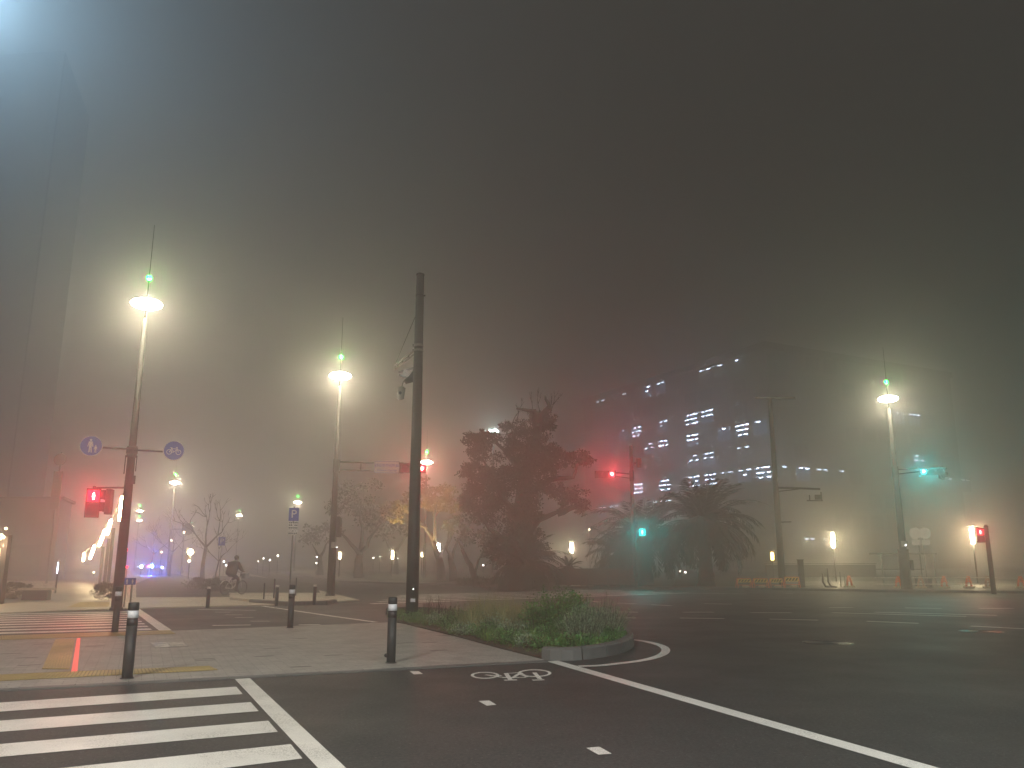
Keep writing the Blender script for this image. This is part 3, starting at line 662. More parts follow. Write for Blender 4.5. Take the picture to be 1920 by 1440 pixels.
# right corner lamp pole: cyan signal, boxes
PI_ = G(1665, 748, LAMP_H); DI = PI_.y; rzI = face_cam(PI_)
za = A(1680, 884, DI).z
t = thing('double_bar_bracket', 'short grey arm reaching right from the far right lamp pole', 'signal arm', (PI_.x, PI_.y, za), rzI)
part('upper_bar', MB().tube([(0, 0, .1), (2.4, -.05, .05)], .04, 8), M_pole, t); part('lower_bar', MB().tube([(0, 0, -.15), (1.3, -.03, -.05)], .03, 8), M_pole, t)
part('clamp', MB().tube([(0, 0, -.3), (0, 0, .25)], .16, 16), M_dark, t)
vehicle_signal(A(1747, 883, DI - .2), 'traffic signal glowing blue-green on the arm of the far right lamp', 0, rzI - .15, power=460)
vehicle_signal(A(1767, 891, DI + .1), 'dark unlit traffic signal turned side-on at the end of the right arm', -1, rzI + 1.35, w=1.1)
t = thing('sleeve_cover', 'dark thick sleeve wrapped round the foot of the far right lamp pole', 'cover', (PI_.x, PI_.y, .125))
part('sleeve', MB().tube([(0, 0, 0), (0, 0, A(1690, 1030, DI).z - .12)], .26, 18), mat('brown_sleeve', (.05, .035, .03), .7, var=.2), t); part('side_box', MB().box((.3, -.1, 1.2), (.16, .2, .5), bev=.02), M_dark, t)
t = thing('meter_box', 'pale box with a white light strapped to the far right lamp pole', 'box', (PI_.x + .0, PI_.y - .22, A(1688, 1020, DI).z), rzI); part('case', MB().box((0, 0, 0), (.3, .14, .3), bev=.02), mat('pale_housing', (.35, .34, .31), .5), t); part('lamp', MB().sphere((.05, -.09, -.06), .03, 8, 6), emat('white_led', (1, 1, 1), 12), t)
# two blank round signs with plates
g = G(1727, 1108, .12); D = 45.0; g = A(1727, 1108, D)
for i, (px, lb) in enumerate(((1716, 'pale blank round sign over a square plate, left one of the pair'), (1734, 'pale blank round sign over a square plate, right one of the pair'))):
    c = A(px, 1000, D); t = thing('blank_sign', lb, 'sign', (c.x, c.y, 0.12), rzI, 'pair of blank round signs')
    part('disc', MB().disc((0, 0, c.z - .12), .30, .02, (0, 1, 0), 28), M_white, t); part('plate', MB().box((0, 0, A(px, 1017, D).z - .12), (.42, .02, .28)), M_white, t)
    part('post', MB().tube([(.12 - .25 * i, .04, 0), (.12 - .25 * i, .04, c.z + .2)], .025, 8), M_grey, t)
# far right signal pole with red man
g = G(1864, 1114, 0.1); D = g.y; tz = A(1853, 988, D).z
t = thing('signal_pole', 'leaning-looking dark signal pole at the right edge with a small red pedestrian light', 'pole', (g.x, g.y, .1))
part('shaft', MB().tube([(0, 0, 0), (0, 0, tz - .1)], [.11, .085], 14), M_pole_brown, t); part('cap', MB().tube([(0, 0, tz - .1), (0, 0, tz)], [.1, .05], 12), M_dark, t)
part('arm', MB().tube([(0, 0, tz - .2), (-.45, 0, tz - .12)], .03, 8).tube([(0, 0, tz - .75), (-.5, 0, tz - .75)], .03, 8), M_pole_brown, t)
ped_signal(1839, 1004, D - .1, 'small red pedestrian signal on the dark pole at the right edge beside a lit tube', h=.62, w=.3, power=140)
# off-frame signal at right that lights the wet road
c = Vector((14.5, 15.5, 0)); t = thing('signal_pole', 'signal pole just outside the right edge over the wide road', 'pole', c); part('shaft', MB().tube([(0, 0, 0), (0, 0, 6.5)], [.14, .1], 16), M_pole, t); part('arm', MB().tube([(0, 0, 5.6), (-1.6, 0, 5.6)], .04, 8), M_pole, t)
vehicle_signal(Vector((13.2, 15.3, 5.4)), 'traffic signal glowing blue-green just outside the right edge', 0, face_cam(c), power=50)

# ---------------------------------------------------------------- parking signs
def parking_sign(px, py_base, ytop, ymid, ybot, wpx, D, label, plate):
    g = A(px, py_base, D); c = A(px, (ytop + ymid) / 2, D); g = Vector((c.x, D, .04)); rz = face_cam(g)
    t = thing('parking_sign', label, 'sign', g, rz, 'blue parking signs')
    z = lambda y: A(px, y, D).z - .04
    w = wpx * D / 1531
    part('post', MB().tube([(0, 0.03, 0), (0, .03, z(ytop) + .05)], .028, 10), M_grey, t)
    hh_ = z(ytop) - z(ymid)
    b_ = part('board', MB().box((0, 0, (z(ytop) + z(ymid)) / 2), (w, .02, hh_ - .01)), M_blue, t)
    text('lettering', 'P', hh_ * .85, M_white, t, (0, -.016, (z(ytop) + z(ymid)) / 2))
    if plate:
        zz1 = z(ymid) - .02; zz0 = z(ybot)
        part('plate', MB().box((0, 0, (zz1 * .68 + zz0 * .32)), (w * 1.05, .02, (zz1 - zz0) * .62)).box((0, 0, zz0 + (zz1 - zz0) * .15), (w * 1.05, .02, (zz1 - zz0) * .28)), M_white, t)
        m_ = MB()
        for r_, (zf, cells) in enumerate(((.92, 5), (.74, 5), (.55, 5), (.15, 5))):
            for k in range(cells):
                if R.random() < .9: m_.box((-w * .36 + k * w * .18, -.012, zz0 + (zz1 - zz0) * zf), (w * .13, .003, (zz1 - zz0) * .09))
        part('small_print', m_, M_dark, t)
    return t
parking_sign(551, 1130, 952, 977, 1004, 18, 29.8, 'blue parking sign with a white notice plate below, on a thin post', True)
parking_sign(416, 1104, 1007, 1023, 1023, 12, 47, 'smaller faded blue parking sign without a plate, left of the cyclist', False)
# ---------------------------------------------------------------- vegetation
def leafmat(name, c1, c2, rough=0.6, scale=1.5):
    m = mat(name, c1, rough, 0, scale=scale, col2=c2, spec=0.3)
    return m
M_bark = mat('bark', (0.045, 0.035, 0.028), 0.9, var=0.4, scale=6, bump=1.0, bscale=18)
M_leafd = leafmat('dark_leaves', (0.018, 0.026, 0.010), (0.048, 0.056, 0.022))
M_leafy = leafmat('yellow_lit_leaves', (0.12, 0.10, 0.03), (0.24, 0.19, 0.05))  # warm light on the foliage is put into this yellow-brown colour
M_palm = leafmat('palm_fronds', (0.020, 0.022, 0.010), (0.045, 0.042, 0.020))
M_shrub = leafmat('shrub_leaves', (0.05, 0.15, 0.035), (0.14, 0.32, 0.08), .5, 6)
M_laven = leafmat('grey_green_leaves', (0.18, 0.26, 0.16), (0.34, 0.44, 0.28), .6, 6)
M_blade = leafmat('grass_blades', (0.20, 0.22, 0.08), (0.44, 0.42, 0.20), .6, 3)
M_blade2 = leafmat('green_blades', (0.07, 0.15, 0.03), (0.20, 0.34, 0.07), .5, 4)
M_dry = leafmat('dead_leaves', (0.06, 0.035, 0.018), (0.17, 0.09, 0.04), .8, 20)
def rv(s=1): return Vector((R.gauss(0, s), R.gauss(0, s), R.gauss(0, s)))
def leaf(mb, c, d, up, l, w):
    d = d.normalized(); s = d.cross(up)
    if s.length < 1e-3: s = Vector((1, 0, 0))
    s.normalize(); c = Vector(c)
    mb.add([c, c + d * l * .45 + s * w / 2, c + d * l, c + d * l * .45 - s * w / 2], [(0, 1, 2, 3)])
def clump(mb, c, r, n_, size, shell=0.55):
    c = Vector(c); r = (r, r, r) if not hasattr(r, '__len__') else r
    for _ in range(n_):
        d = rv().normalized(); k = R.uniform(shell, 1.0) * (1 + R.gauss(0, .07))
        p_ = c + Vector((d.x * r[0], d.y * r[1], d.z * r[2])) * k
        leaf(mb, p_, (d + rv(.7)), rv(), size * R.uniform(.6, 1.4), size * R.uniform(.4, .8))
def lumpy(mb, c, r, n_, size, sub=9):
    """a crown mass made of many small overlapping tufts of uneven size"""
    c = Vector(c)
    for _ in range(sub):
        d = rv().normalized(); q = c + Vector((d.x * r[0], d.y * r[1], d.z * r[2])) * R.uniform(.35, 1.0)
        k = R.uniform(.25, .5) * min(r); clump(mb, q, (k * 1.2, k * 1.2, k * .8), n_ // sub, size, .2)
def limb(mb, pts, r0, r1, n_=8, wob=.06):
    pts = [Vector(q) for q in pts]; P = []
    for a, b in zip(pts, pts[1:]):
        for k in range(3): P.append(a.lerp(b, k / 3) + (rv(wob) * (a - b).length * .5 if k else Vector((0, 0, 0))))
    P.append(pts[-1]); m = len(P) - 1
    mb.tube(P, [r0 + (r1 - r0) * i / m for i in range(m + 1)], n_)
def twigs(mb, p_, d, l, r, depth, spread=.6):
    q = p_ + d.normalized() * l + rv(.06) * l; mb.tube([p_, (p_ + q) / 2 + rv(.05) * l, q], [r, r * .8, r * .6], 5)
    if depth <= 0: return
    for _ in range(R.choice((2, 2, 3))): twigs(mb, q, (d.normalized() + rv(spread) * .8 + Vector((0, 0, .15))), l * R.uniform(.6, .85), r * .6, depth - 1, spread)

# big dark evergreen in the park
D = 47.0
base = A(975, 1102, D); base.z = 0.12
t = thing('evergreen_tree', 'big dark tree with uneven clumped crown standing left of the palms', 'tree', (0, 0, 0))
tr = MB(); P = lambda x, y, dd=0: A(x, y, D + dd)
limb(tr, [base, P(972, 1040), P(978, 980), P(985, 900), P(1005, 830), P(1012, 775)], .85, .14, 14, .03)
for q in ([P(975, 1010), P(1010, 975), P(1045, 960), P(1068, 935)], [P(1045, 962), P(1080, 950), P(1095, 945)], [P(978, 985), P(940, 930), P(905, 860)], [P(984, 930), P(1030, 900), P(1075, 895), P(1082, 870)],
          [P(985, 900), P(950, 850), P(925, 825)], [P(990, 880), P(1015, 855), P(1040, 850)], [P(970, 1040), P(930, 1000), P(895, 965)], [P(1008, 800), P(1002, 770), P(968, 766)], [P(1012, 790), P(1030, 762), P(1022, 742)]):
    limb(tr, q, .22, .05, 8)
tw = MB()
for px, py in ((968, 790), (1030, 775), (1012, 775), (1035, 790), (1000, 775), (960, 800)):
    tw = MB(); twigs(tw, P(px, py), Vector((R.uniform(-.3, .3), 0, 1)), .55, .03, 3, .5); part('twigs', tw, M_bark, t)
part('trunk', tr, M_bark, t)
cr = MB()
for px, py, rx, ry in ((1005, 800, 26, 34), (1030, 790, 14, 24), (1000, 850, 38, 34), (960, 838, 28, 26), (915, 822, 42, 13), (882, 822, 26, 15), (900, 850, 26, 30), (940, 885, 40, 44), (1000, 900, 42, 40), (1030, 870, 26, 26), (1085, 858, 27, 16), (1062, 866, 22, 14), (1100, 862, 18, 12), (1040, 845, 22, 14), (975, 805, 22, 20), (950, 800, 14, 10),
                        (1068, 935, 34, 20), (1090, 950, 15, 16), (1040, 920, 24, 16), (905, 905, 34, 34), (880, 880, 20, 26), (925, 950, 46, 40), (880, 940, 26, 26), (985, 960, 34, 30), (960, 1010, 46, 40), (1000, 1030, 26, 40), (930, 1030, 26, 26)):
    k = D / 1531; lumpy(cr, P(px, py, R.uniform(-1.6, 1.6)), (rx * k, rx * k * .9, ry * k), int(rx * ry * 2.6), .13, 22)
part('crown', cr, M_leafd, t)
# trees behind, fading in the fog
def park_tree(label, D, trunk, limbs, clumps, r0=.4, lm=None, dens=.55, size=.24, name='park_tree', group='trees fading in the fog of the park'):
    t = thing(name, label, 'tree', (0, 0, 0), 0, group)
    tr = MB(); q = [A(x, y, D) for x, y in trunk]; q[0].z = .1; limb(tr, q, r0, r0 * .45, 10, .03)
    for lb in limbs: limb(tr, [A(x, y, D + R.uniform(-.5, .5)) for x, y in lb], r0 * .42, r0 * .12, 7)
    part('trunk', tr, M_bark, t)
    if clumps:
        cr = MB(); k = D / 1531
        for x, y, rx, ry in clumps: lumpy(cr, A(x, y, D + R.uniform(-2.5, 2.5)), (rx * k, rx * k, ry * k), int(rx * ry * dens), size, 12)
        part('crown', cr, lm or M_leafd, t)
    return t
park_tree('broad hazy tree with spreading limbs right of the lamp pole and its long arm', 72, [(672, 1092), (672, 1050), (678, 1030)],
          [[(674, 1040), (650, 1010), (632, 990)], [(677, 1035), (700, 1000), (725, 970)], [(676, 1030), (680, 990), (672, 950)]],
          [(665, 960, 45, 30), (630, 950, 30, 25), (700, 945, 40, 24), (660, 925, 40, 20), (735, 950, 34, 16), (700, 910, 30, 12)], .45)
park_tree('tree with yellowish lit leaves hanging over the lit path behind the mast', 64, [(828, 1088), (824, 1050), (812, 1015)],
          [[(824, 1045), (845, 1010), (850, 985)], [(813, 1015), (795, 985), (770, 965)], [(815, 1015), (815, 975), (820, 940)], [(800, 990), (760, 975), (720, 965)]],
          [(735, 955, 34, 13), (770, 948, 34, 16), (770, 925, 26, 14), (815, 945, 34, 22), (800, 920, 30, 18), (850, 950, 26, 16), (785, 895, 22, 10), (835, 925, 26, 18), (745, 975, 20, 8)], .38, lm=M_leafy, dens=1.1, size=.2)
park_tree('forked dark tree between the yellow-leaved tree and the big dark tree', 62, [(850, 1088), (848, 1062), (843, 1040)],
          [[(846, 1050), (856, 1020), (872, 990)], [(845, 1050), (838, 1020), (842, 990)], [(866, 1000), (885, 975)]], [(860, 985, 28, 20), (885, 965, 26, 24), (840, 985, 18, 10), (878, 1005, 18, 12)], .34)
park_tree('leaning V-shaped tree just left of the big dark tree', 59, [(892, 1090), (882, 1060), (866, 1030)],
          [[(890, 1085), (897, 1050), (912, 1020)], [(868, 1032), (858, 1012)], [(905, 1030), (925, 1005)]], [(905, 1008, 28, 16), (870, 1012, 18, 10)], .26)
park_tree('pale far tree right of the parking sign', 88, [(600, 1080), (600, 1040)], [[(600, 1050), (585, 1020)], [(600, 1045), (620, 1010)]], [(600, 1000, 30, 20), (575, 1010, 18, 14), (625, 990, 24, 16)], .4, dens=.5, size=.35)
park_tree('very faint wide tree crown behind the long signal arm', 95, [(740, 1078), (740, 1030)], [[(740, 1040), (715, 1000)], [(740, 1040), (765, 1000)]], [(715, 985, 40, 24), (765, 990, 36, 24), (745, 960, 36, 20)], .5, dens=.4, size=.4)
# bare trees on the avenue
def bare_tree(label, D, px, py, h, depth=5, r=.16, seed=1, fork=.38, spread=.55):
    global R
    R0 = R; R = random.Random(seed)
    g = A(px, py, D); t = thing('bare_tree', label, 'tree', (g.x, D, .04), 0, 'leafless trees along the avenue')
    tr = MB(); f_ = Vector((.1, 0, h * fork)); tr.tube([(0, 0, 0), (-.03, 0, h * fork * .5), f_], [r, r * .8, r * .7], 9); part('trunk', tr, M_bark, t)
    b = MB()
    for dx, l in ((-.9, .26), (.75, .28), (-.1, .30)): twigs(b, f_, Vector((dx, R.uniform(-.5, .5), .9)), h * l * .72, r * .5, depth, spread)
    part('branches', b, M_bark, t); R = R0
bare_tree('leafless tree with crooked branches above the warm globe lamp and cyclist', 62, 379, 1085, 6.6, 4, .17, 5)
bare_tree('small leafless tree above the far blue glow', 95, 283, 1078, 6.0, 4, .13, 8)
bare_tree('faint leafless tree near the base of the pole with the dark round disc', 85, 318, 1080, 6.4, 4, .13, 11)
bare_tree('slender leafless sapling beside the smaller parking sign', 52, 404, 1096, 3.9, 4, .06, 13)
bare_tree('faint leafless tree between the warm globe lamp and the far lamp pole', 105, 340, 1075, 7.2, 4, .14, 17)

# palms
def palm(label, base, tz, n_, L_, trunk_r, droop=1.0, seed=3, lean=0, up_bias=0, name='palm_tree', leaf_l=.46, group='date palms beside the road'):
    global R
    R0 = R; R = random.Random(seed)
    t = thing(name, label, 'palm', base, 0, group)
    th = tz - base[2]; tr = MB()
    rad = []; pts = []
    for k in range(13):
        f_ = k / 12; pts.append((lean * f_, 0, th * f_)); rad.append(trunk_r * (1.25 - .35 * min(1, f_ * 3)) * (1 + .05 * (-1) ** k))
    tr.tube(pts, rad, 14); part('trunk', tr, M_bark, t)
    bs = MB()
    if trunk_r > .15:
        for k in range(40):
            a = R.uniform(0, 6.28); z = th * R.uniform(.78, 1.02)
            bs.box((lean + math.cos(a) * trunk_r * 1.05, math.sin(a) * trunk_r * 1.05, z), (.12, .12, .32), rz=a, ry=.5)
        part('frond_stubs', bs, M_bark, t)
    cr = MB(); top_ = Vector((lean, 0, th))
    for k in range(n_):
        a = k * 2.39996 + R.uniform(-.15, .15); e_ = R.random() ** .8
        el = math.radians(84 - 110 * e_ + up_bias + R.uniform(-6, 6)); l_ = L_ * R.uniform(.85, 1.1) * (1 - .12 * (e_ < .2))
        p_ = top_ + Vector((math.cos(a), math.sin(a), 0)) * trunk_r * .6; ang = el; st = 14; pts = [p_.copy()]
        for j in range(st):
            ang -= droop * (.65 + 1.1 * (j / st)) / st * (.75 + .35 * math.cos(el))
            p_ = p_ + Vector((math.cos(a) * math.cos(ang), math.sin(a) * math.cos(ang), math.sin(ang))) * l_ / st; pts.append(p_.copy())
        cr.tube(pts, [.035 * (1 - .85 * j / st) * (1 if trunk_r > .15 else .5) for j in range(st + 1)], 4, False)
        side = Vector((-math.sin(a), math.cos(a), 0))
        for j in range(2, st + 1):
            for s_ in range(3):
                q = pts[j - 1].lerp(pts[j], s_ / 3); tdir = (pts[j] - pts[j - 1]).normalized(); upv = side.cross(tdir) * -1
                ll = leaf_l * math.sin(math.pi * min(1, (j + s_ / 3) / st * .93 + .07)) ** .5 * (L_ / 3) * 1.5
                for sg in (-1, 1):
                    dd = (side * sg * .8 + tdir * .8 + Vector((0, 0, -.28)) + rv(.09))
                    leaf(cr, q, dd, upv, ll * R.uniform(.85, 1.1), .062)
    part('fronds', cr, M_palm, t); R = R0
    return t
g = A(1325, 1100, 48); palm('right-hand tall palm with thick trunk and full arching crown', (g.x, 48, .12), A(1325, 978, 48).z, 80, 3.7, .42, 1.25, 3)
g = A(1210, 1100, 51); palm('broad low palm behind the blue-green pedestrian signal', (g.x, 51, .12), A(1210, 1000, 51).z, 76, 3.9, .45, 1.3, 9)
g = A(1160, 1100, 55); palm('palm with low drooping crown left of the broad low palm, touching it', (g.x - .2, 52, .12), A(1160, 1040, 52).z, 46, 2.9, .3, 1.3, 12)
g = A(985, 1100, 46); palm('low palm whose fronds arch out from the foot of the big dark tree', (g.x, 45.6, .12), A(985, 1058, 45.6).z, 55, 2.7, .25, 1.35, 21)
g = A(1072, 1100, 47); palm('thin young palm with spiky top in front of the yellow tube lamp', (g.x, 49.5, .12), A(1072, 1062, 49.5).z, 24, .95, .10, .7, 30, leaf_l=.3)

# low hedge of the park edge
for x0, x1, y0, lb in ((860, 950, 1082, 'low dark hedge at the foot of the big dark tree, left part'), (1005, 1050, 1080, 'low dark hedge between the big tree and the brown fence panel')):
    hb = MB(); a, b = A(x0, 1095, 48), A(x1, 1095, 48); n_ = int((b.x - a.x) / .35)
    for k in range(n_):
        q = a.lerp(b, (k + .5) / n_); z1 = A(x0, y0, 48).z
        clump(hb, (q.x, q.y, .12 + (z1 - .12) * .5), (.4, .45, (z1 - .12) * R.uniform(.45, .62)), 240, .09, .3)
    o = part('hedge', hb, M_leafd); tag(o, lb, 'hedge')
def bush(label, px, py, D, rx, rz_, n_, size, m, name='bush', z0=.04, ry=None, sub=10, cat='bush', **k):
    g = A(px, py, D); g = Vector((g.x, D, z0)); mb = MB()
    lumpy(mb, (0, 0, rz_ * .9), (rx, ry or rx * .8, rz_ * .75), n_, size, sub); clump(mb, (0, 0, rz_ * .7), (rx, ry or rx * .8, rz_ * .7), n_ // 2, size, .5)
    o = part(name, mb, m); o.location = g; return tag(o, label, cat, **k)
bush('dark leafy bush hugging the foot of the tall lamp pole at left', 195, 1128, 33, .55, .40, 2600, .045, M_leafd)
bush('low hazy shrub mass beside the cycle path below the warm globe lamp', 385, 1100, 45, 1.2, .42, 3600, .06, M_leafd)
bush('low hazy shrub left of the cyclist', 408, 1106, 42, .9, .38, 2800, .06, M_leafd)
bush('dark shrub mass in the planter at the left edge', 14, 1118, 34, 1.1, .4, 3600, .05, M_leafd)
# ---------------------------------------------------------------- the planting bed on the near island
rb = random.Random(44)
def in_bed():
    poly_ = [xy(q) for q in smooth] + [xy(q) for q in bed_left]
    while True:
        x, y = rb.uniform(-3.6, 2.2), rb.uniform(13.9, 25)
        ins = False; j = len(poly_) - 1
        for i in range(len(poly_)):
            xi, yi = poly_[i]; xj, yj = poly_[j]
            if (yi > y) != (yj > y) and x < (xj - xi) * (y - yi) / (yj - yi) + xi: ins = not ins
            j = i
        if ins: return x, y
_el = [Vector(xy(q)) for q in bed_left]
def edge_dist(x, y):
    p_ = Vector((x, y)); b_ = 9
    for a, c in zip(_el, _el[1:]):
        t_ = max(0, min(1, (p_ - a).dot(c - a) / (c - a).length_squared)); b_ = min(b_, (p_ - a - (c - a) * t_).length)
    return b_
def blade(mb, p_, a, l_, w, lean, curve):
    pts = []; d = Vector((math.cos(a), math.sin(a), 0)); side = Vector((-math.sin(a), math.cos(a), 0)); q = Vector(p_); th = lean
    for k in range(4):
        ww = w * (1 - k / 3.3) if k < 3 else w * .05
        pts += [q + side * ww / 2, q - side * ww / 2]; q = q + (d * math.sin(th) + Vector((0, 0, math.cos(th)))) * l_ / 3; th += curve
    mb.add(pts, [(0, 1, 3, 2), (2, 3, 5, 4), (4, 5, 7, 6)])
def tuft(name, label, x, y, n_, l_, w, m, spread=.12, lean=.5, curve=.35, cat='grass tuft', **k):
    mb = MB()
    for _ in range(n_):
        a = rb.uniform(0, 6.28); r_ = spread * math.sqrt(rb.random())
        blade(mb, (r_ * math.cos(a), r_ * math.sin(a), 0), a + rb.uniform(-.5, .5), l_ * rb.uniform(.6, 1.1), w, rb.uniform(0, lean), rb.uniform(0, curve))
    o = part(name, mb, m); o.location = (x, y, .045); return tag(o, label, cat, **k)
# ground cover over the whole bed: short weeds and fallen leaves nobody could count
gc = MB()
for _ in range(5200):
    x, y = in_bed(); a = rb.uniform(0, 6.28)
    if rb.random() > edge_dist(x, y) * 2.0 or math.sin(x * 3.1 + y * 1.7) * math.sin(y * 2.3 - x) > .45: continue
    for _2 in range(2): blade(gc, (x + rb.uniform(-.03, .03), y + rb.uniform(-.03, .03), .045), a + rb.uniform(-1.5, 1.5), rb.uniform(.05, .16) * (1.25 if y > 15 else .8), rb.uniform(.007, .016), rb.uniform(.1, .9), rb.uniform(.1, .5))
struct('ground_cover', gc, M_blade2, kind='stuff')
dl = MB()
for _ in range(4200):
    x, y = in_bed(); d = Vector((rb.gauss(0, 1), rb.gauss(0, 1), rb.gauss(0, .25)))
    leaf(dl, (x, y, .052 + rb.random() * .03), d, Vector((rb.gauss(0, .3), rb.gauss(0, .3), 1)), rb.uniform(.03, .07), rb.uniform(.015, .035))
struct('fallen_leaves', dl, M_dry, kind='stuff')
wl_ = MB()
for _ in range(3800):
    x, y = in_bed()
    if rb.random() > edge_dist(x, y) * 2.2 or (y < 15.2 and rb.random() < .5): continue
    for _2 in range(3):
        d = Vector((rb.gauss(0, 1), rb.gauss(0, 1), rb.uniform(0, 1))); leaf(wl_, (x + rb.gauss(0, .04), y + rb.gauss(0, .04), .06 + rb.random() * .12), d, Vector((0, 0, 1)), rb.uniform(.03, .06), rb.uniform(.02, .035))
struct('low_weeds', wl_, M_shrub, kind='stuff')
GB = lambda px, py: G(px, py, .05)
# pale fountain grasses
for i, (px, py, l_, n_) in enumerate(((905, 1166, .78, 520), (938, 1178, .78, 520), (968, 1172, .74, 440), (885, 1178, .6, 380), (1002, 1182, .66, 380))):
    g = GB(px, py); tuft('fountain_grass', ['pale feathery grass clump, left of the three tallest in the bed', 'pale feathery grass clump in the middle of the bed', 'pale feathery grass clump just left of the leafy green shrub',
        'lowest pale feathery grass clump, at the left in front of the others', 'pale feathery grass clump half hidden by the leafy green shrub'][i], g.x, g.y, n_, l_, .007, M_blade, .28, .6, .28, cat='grass clump', group='feathery grasses in the planting bed')
for i, (px, py) in enumerate(((912, 1200), (970, 1205), (850, 1188), (1000, 1196), (798, 1168), (940, 1198), (880, 1190), (1060, 1215), (1088, 1218), (1120, 1212))):
    g = GB(px, py)
    tuft('strap_leaf_plant', ['bright green strap-leaved plant at the front edge of the bed, left one', 'bright green strap-leaved plant at the front edge of the bed, right one', 'small strap-leaved plant far left on the bed edge',
        'strap-leaved plant below the leafy shrub', 'strap-leaved plant close to the foot of the mast', 'strap-leaved plant between the two bright green ones', 'strap-leaved plant left of the bright green pair',
        'strap-leaved plant behind the left end of the kerb stones', 'strap-leaved plant behind the middle of the kerb stones', 'strap-leaved plant behind the right end of the kerb stones'][i],
        g.x, g.y, 46, .26, .022, M_blade2, .1, .9, .4, cat='plant', group='strap-leaved plants')
# leafy green shrub (upright stems, broad leaves)
def stem_shrub(name, label, x, y, n_, h, rad, leafl, leafw, m, lean=.5, per=26, cat='shrub', bushy=.05):
    t = thing(name, label, cat, (x, y, .045)); st = MB(); lf = MB()
    for _ in range(n_):
        a = rb.uniform(0, 6.28); r_ = rad * math.sqrt(rb.random()); ln = rb.uniform(.05, lean) * (r_ / rad + .3)
        hh_ = h * rb.uniform(.6, 1.08) * (1 - .3 * (r_ / rad) ** 2); b = Vector((r_ * .55 * math.cos(a), r_ * .55 * math.sin(a), 0)); e_ = b + Vector((math.cos(a) * math.sin(ln), math.sin(a) * math.sin(ln), math.cos(ln))) * hh_
        mid = (b + e_) / 2 + Vector((rb.gauss(0, .03), rb.gauss(0, .03), 0)); st.tube([b, mid, e_], [.005, .004, .002], 4, False)
        for k in range(per):
            f_ = rb.uniform(.12, 1.0); q = (b.lerp(mid, f_ * 2) if f_ < .5 else mid.lerp(e_, f_ * 2 - 1)) + Vector((rb.gauss(0, bushy), rb.gauss(0, bushy), rb.gauss(0, bushy * .5)))
            d = Vector((rb.gauss(0, 1), rb.gauss(0, 1), rb.uniform(-.1, 1.0))); leaf(lf, q, d, Vector((rb.gauss(0, .5), rb.gauss(0, .5), 1)), leafl * rb.uniform(.6, 1.2), leafw * rb.uniform(.7, 1.2))
    part('stems', st, M_bark, t); part('foliage', lf, m, t); return t
g = GB(1058, 1188); stem_shrub('leafy_shrub', 'tall green leafy shrub, highest plant of the bed, right of the feathery grasses', g.x, g.y, 80, 1.0, .62, .07, .04, M_shrub, .55, 62)
g = GB(1012, 1190); stem_shrub('leafy_shrub', 'green leafy shrub with one upright shoot, between the grasses and the tall shrub', g.x, g.y, 50, .84, .42, .06, .035, M_shrub, .4, 46)
g = GB(1098, 1196); stem_shrub('leafy_shrub', 'green shrub in front of the grey-green lavender-like bush', g.x - .1, g.y, 50, .66, .5, .06, .03, M_shrub, .5, 46)
g = GB(1128, 1200); stem_shrub('feathery_shrub', 'grey-green fine-leaved bush at the right end of the bed', g.x, g.y, 140, .86, .5, .05, .012, M_laven, .62, 60, bushy=.025)
g = GB(1092, 1205); stem_shrub('feathery_shrub', 'grey-green fine-leaved bush just left of the one at the right end', g.x, g.y, 100, .7, .45, .05, .012, M_laven, .6, 55, bushy=.025)
g = GB(1150, 1205); stem_shrub('low_shrub', 'low bright green shrub touching the right end of the kerb', g.x, g.y, 40, .32, .3, .05, .03, M_shrub, .8, 40)
g = GB(1150, 1192); mb = MB()
for _ in range(60): blade(mb, (rb.gauss(0, .12), rb.gauss(0, .12), 0), rb.uniform(-.9, .9), rb.uniform(.5, .95), .006, rb.uniform(.1, .75), .1)
o = part('dry_stalks', mb, M_blade); o.location = g; tag(o, 'thin dry stalks sticking out over the right end of the bed', 'plant')
for i, (px, py) in enumerate(((800, 1160), (822, 1158), (845, 1166))):
    g = GB(px, py); stem_shrub('wispy_weed', ['wispy brown weed right beside the mast foot', 'wispy brown weed, middle one of three right of the mast', 'wispy brown weed, farthest right of the three near the mast'][i], g.x, g.y, 26, .62, .22, .035, .008, M_laven if i else M_dry, .45, 14, cat='weed', bushy=.03)
g = GB(1000, 1212); stem_shrub('red_leaf_plant', 'low reddish-brown plant at the front of the bed below the tall shrub', g.x + .05, g.y, 26, .16, .2, .05, .03, M_dry, .8, 24, cat='plant')

# loose low plants along the bed
spots = [(870, 1190, .30), (905, 1196, .34), (948, 1206, .30), (985, 1211, .26), (1015, 1216, .22), (840, 1176, .34), (815, 1170, .30), (890, 1172, .40), (1030, 1204, .36), (960, 1192, .42), (858, 1166, .42), (782, 1163, .26), (925, 1186, .46), (1075, 1216, .28), (1105, 1217, .30)]
words = ['left of', 'below', 'right of']
for i, (px, py, h_) in enumerate(spots):
    g = GB(px, py)
    stem_shrub('low_herb', 'low loose green herb filling the planting bed between mast and leafy shrub', g.x, g.y, 26, h_, .26, .05, .026, M_shrub if i % 3 else M_laven, .8, 26, cat='plant')['group'] = 'low loose herbs filling the planting bed'
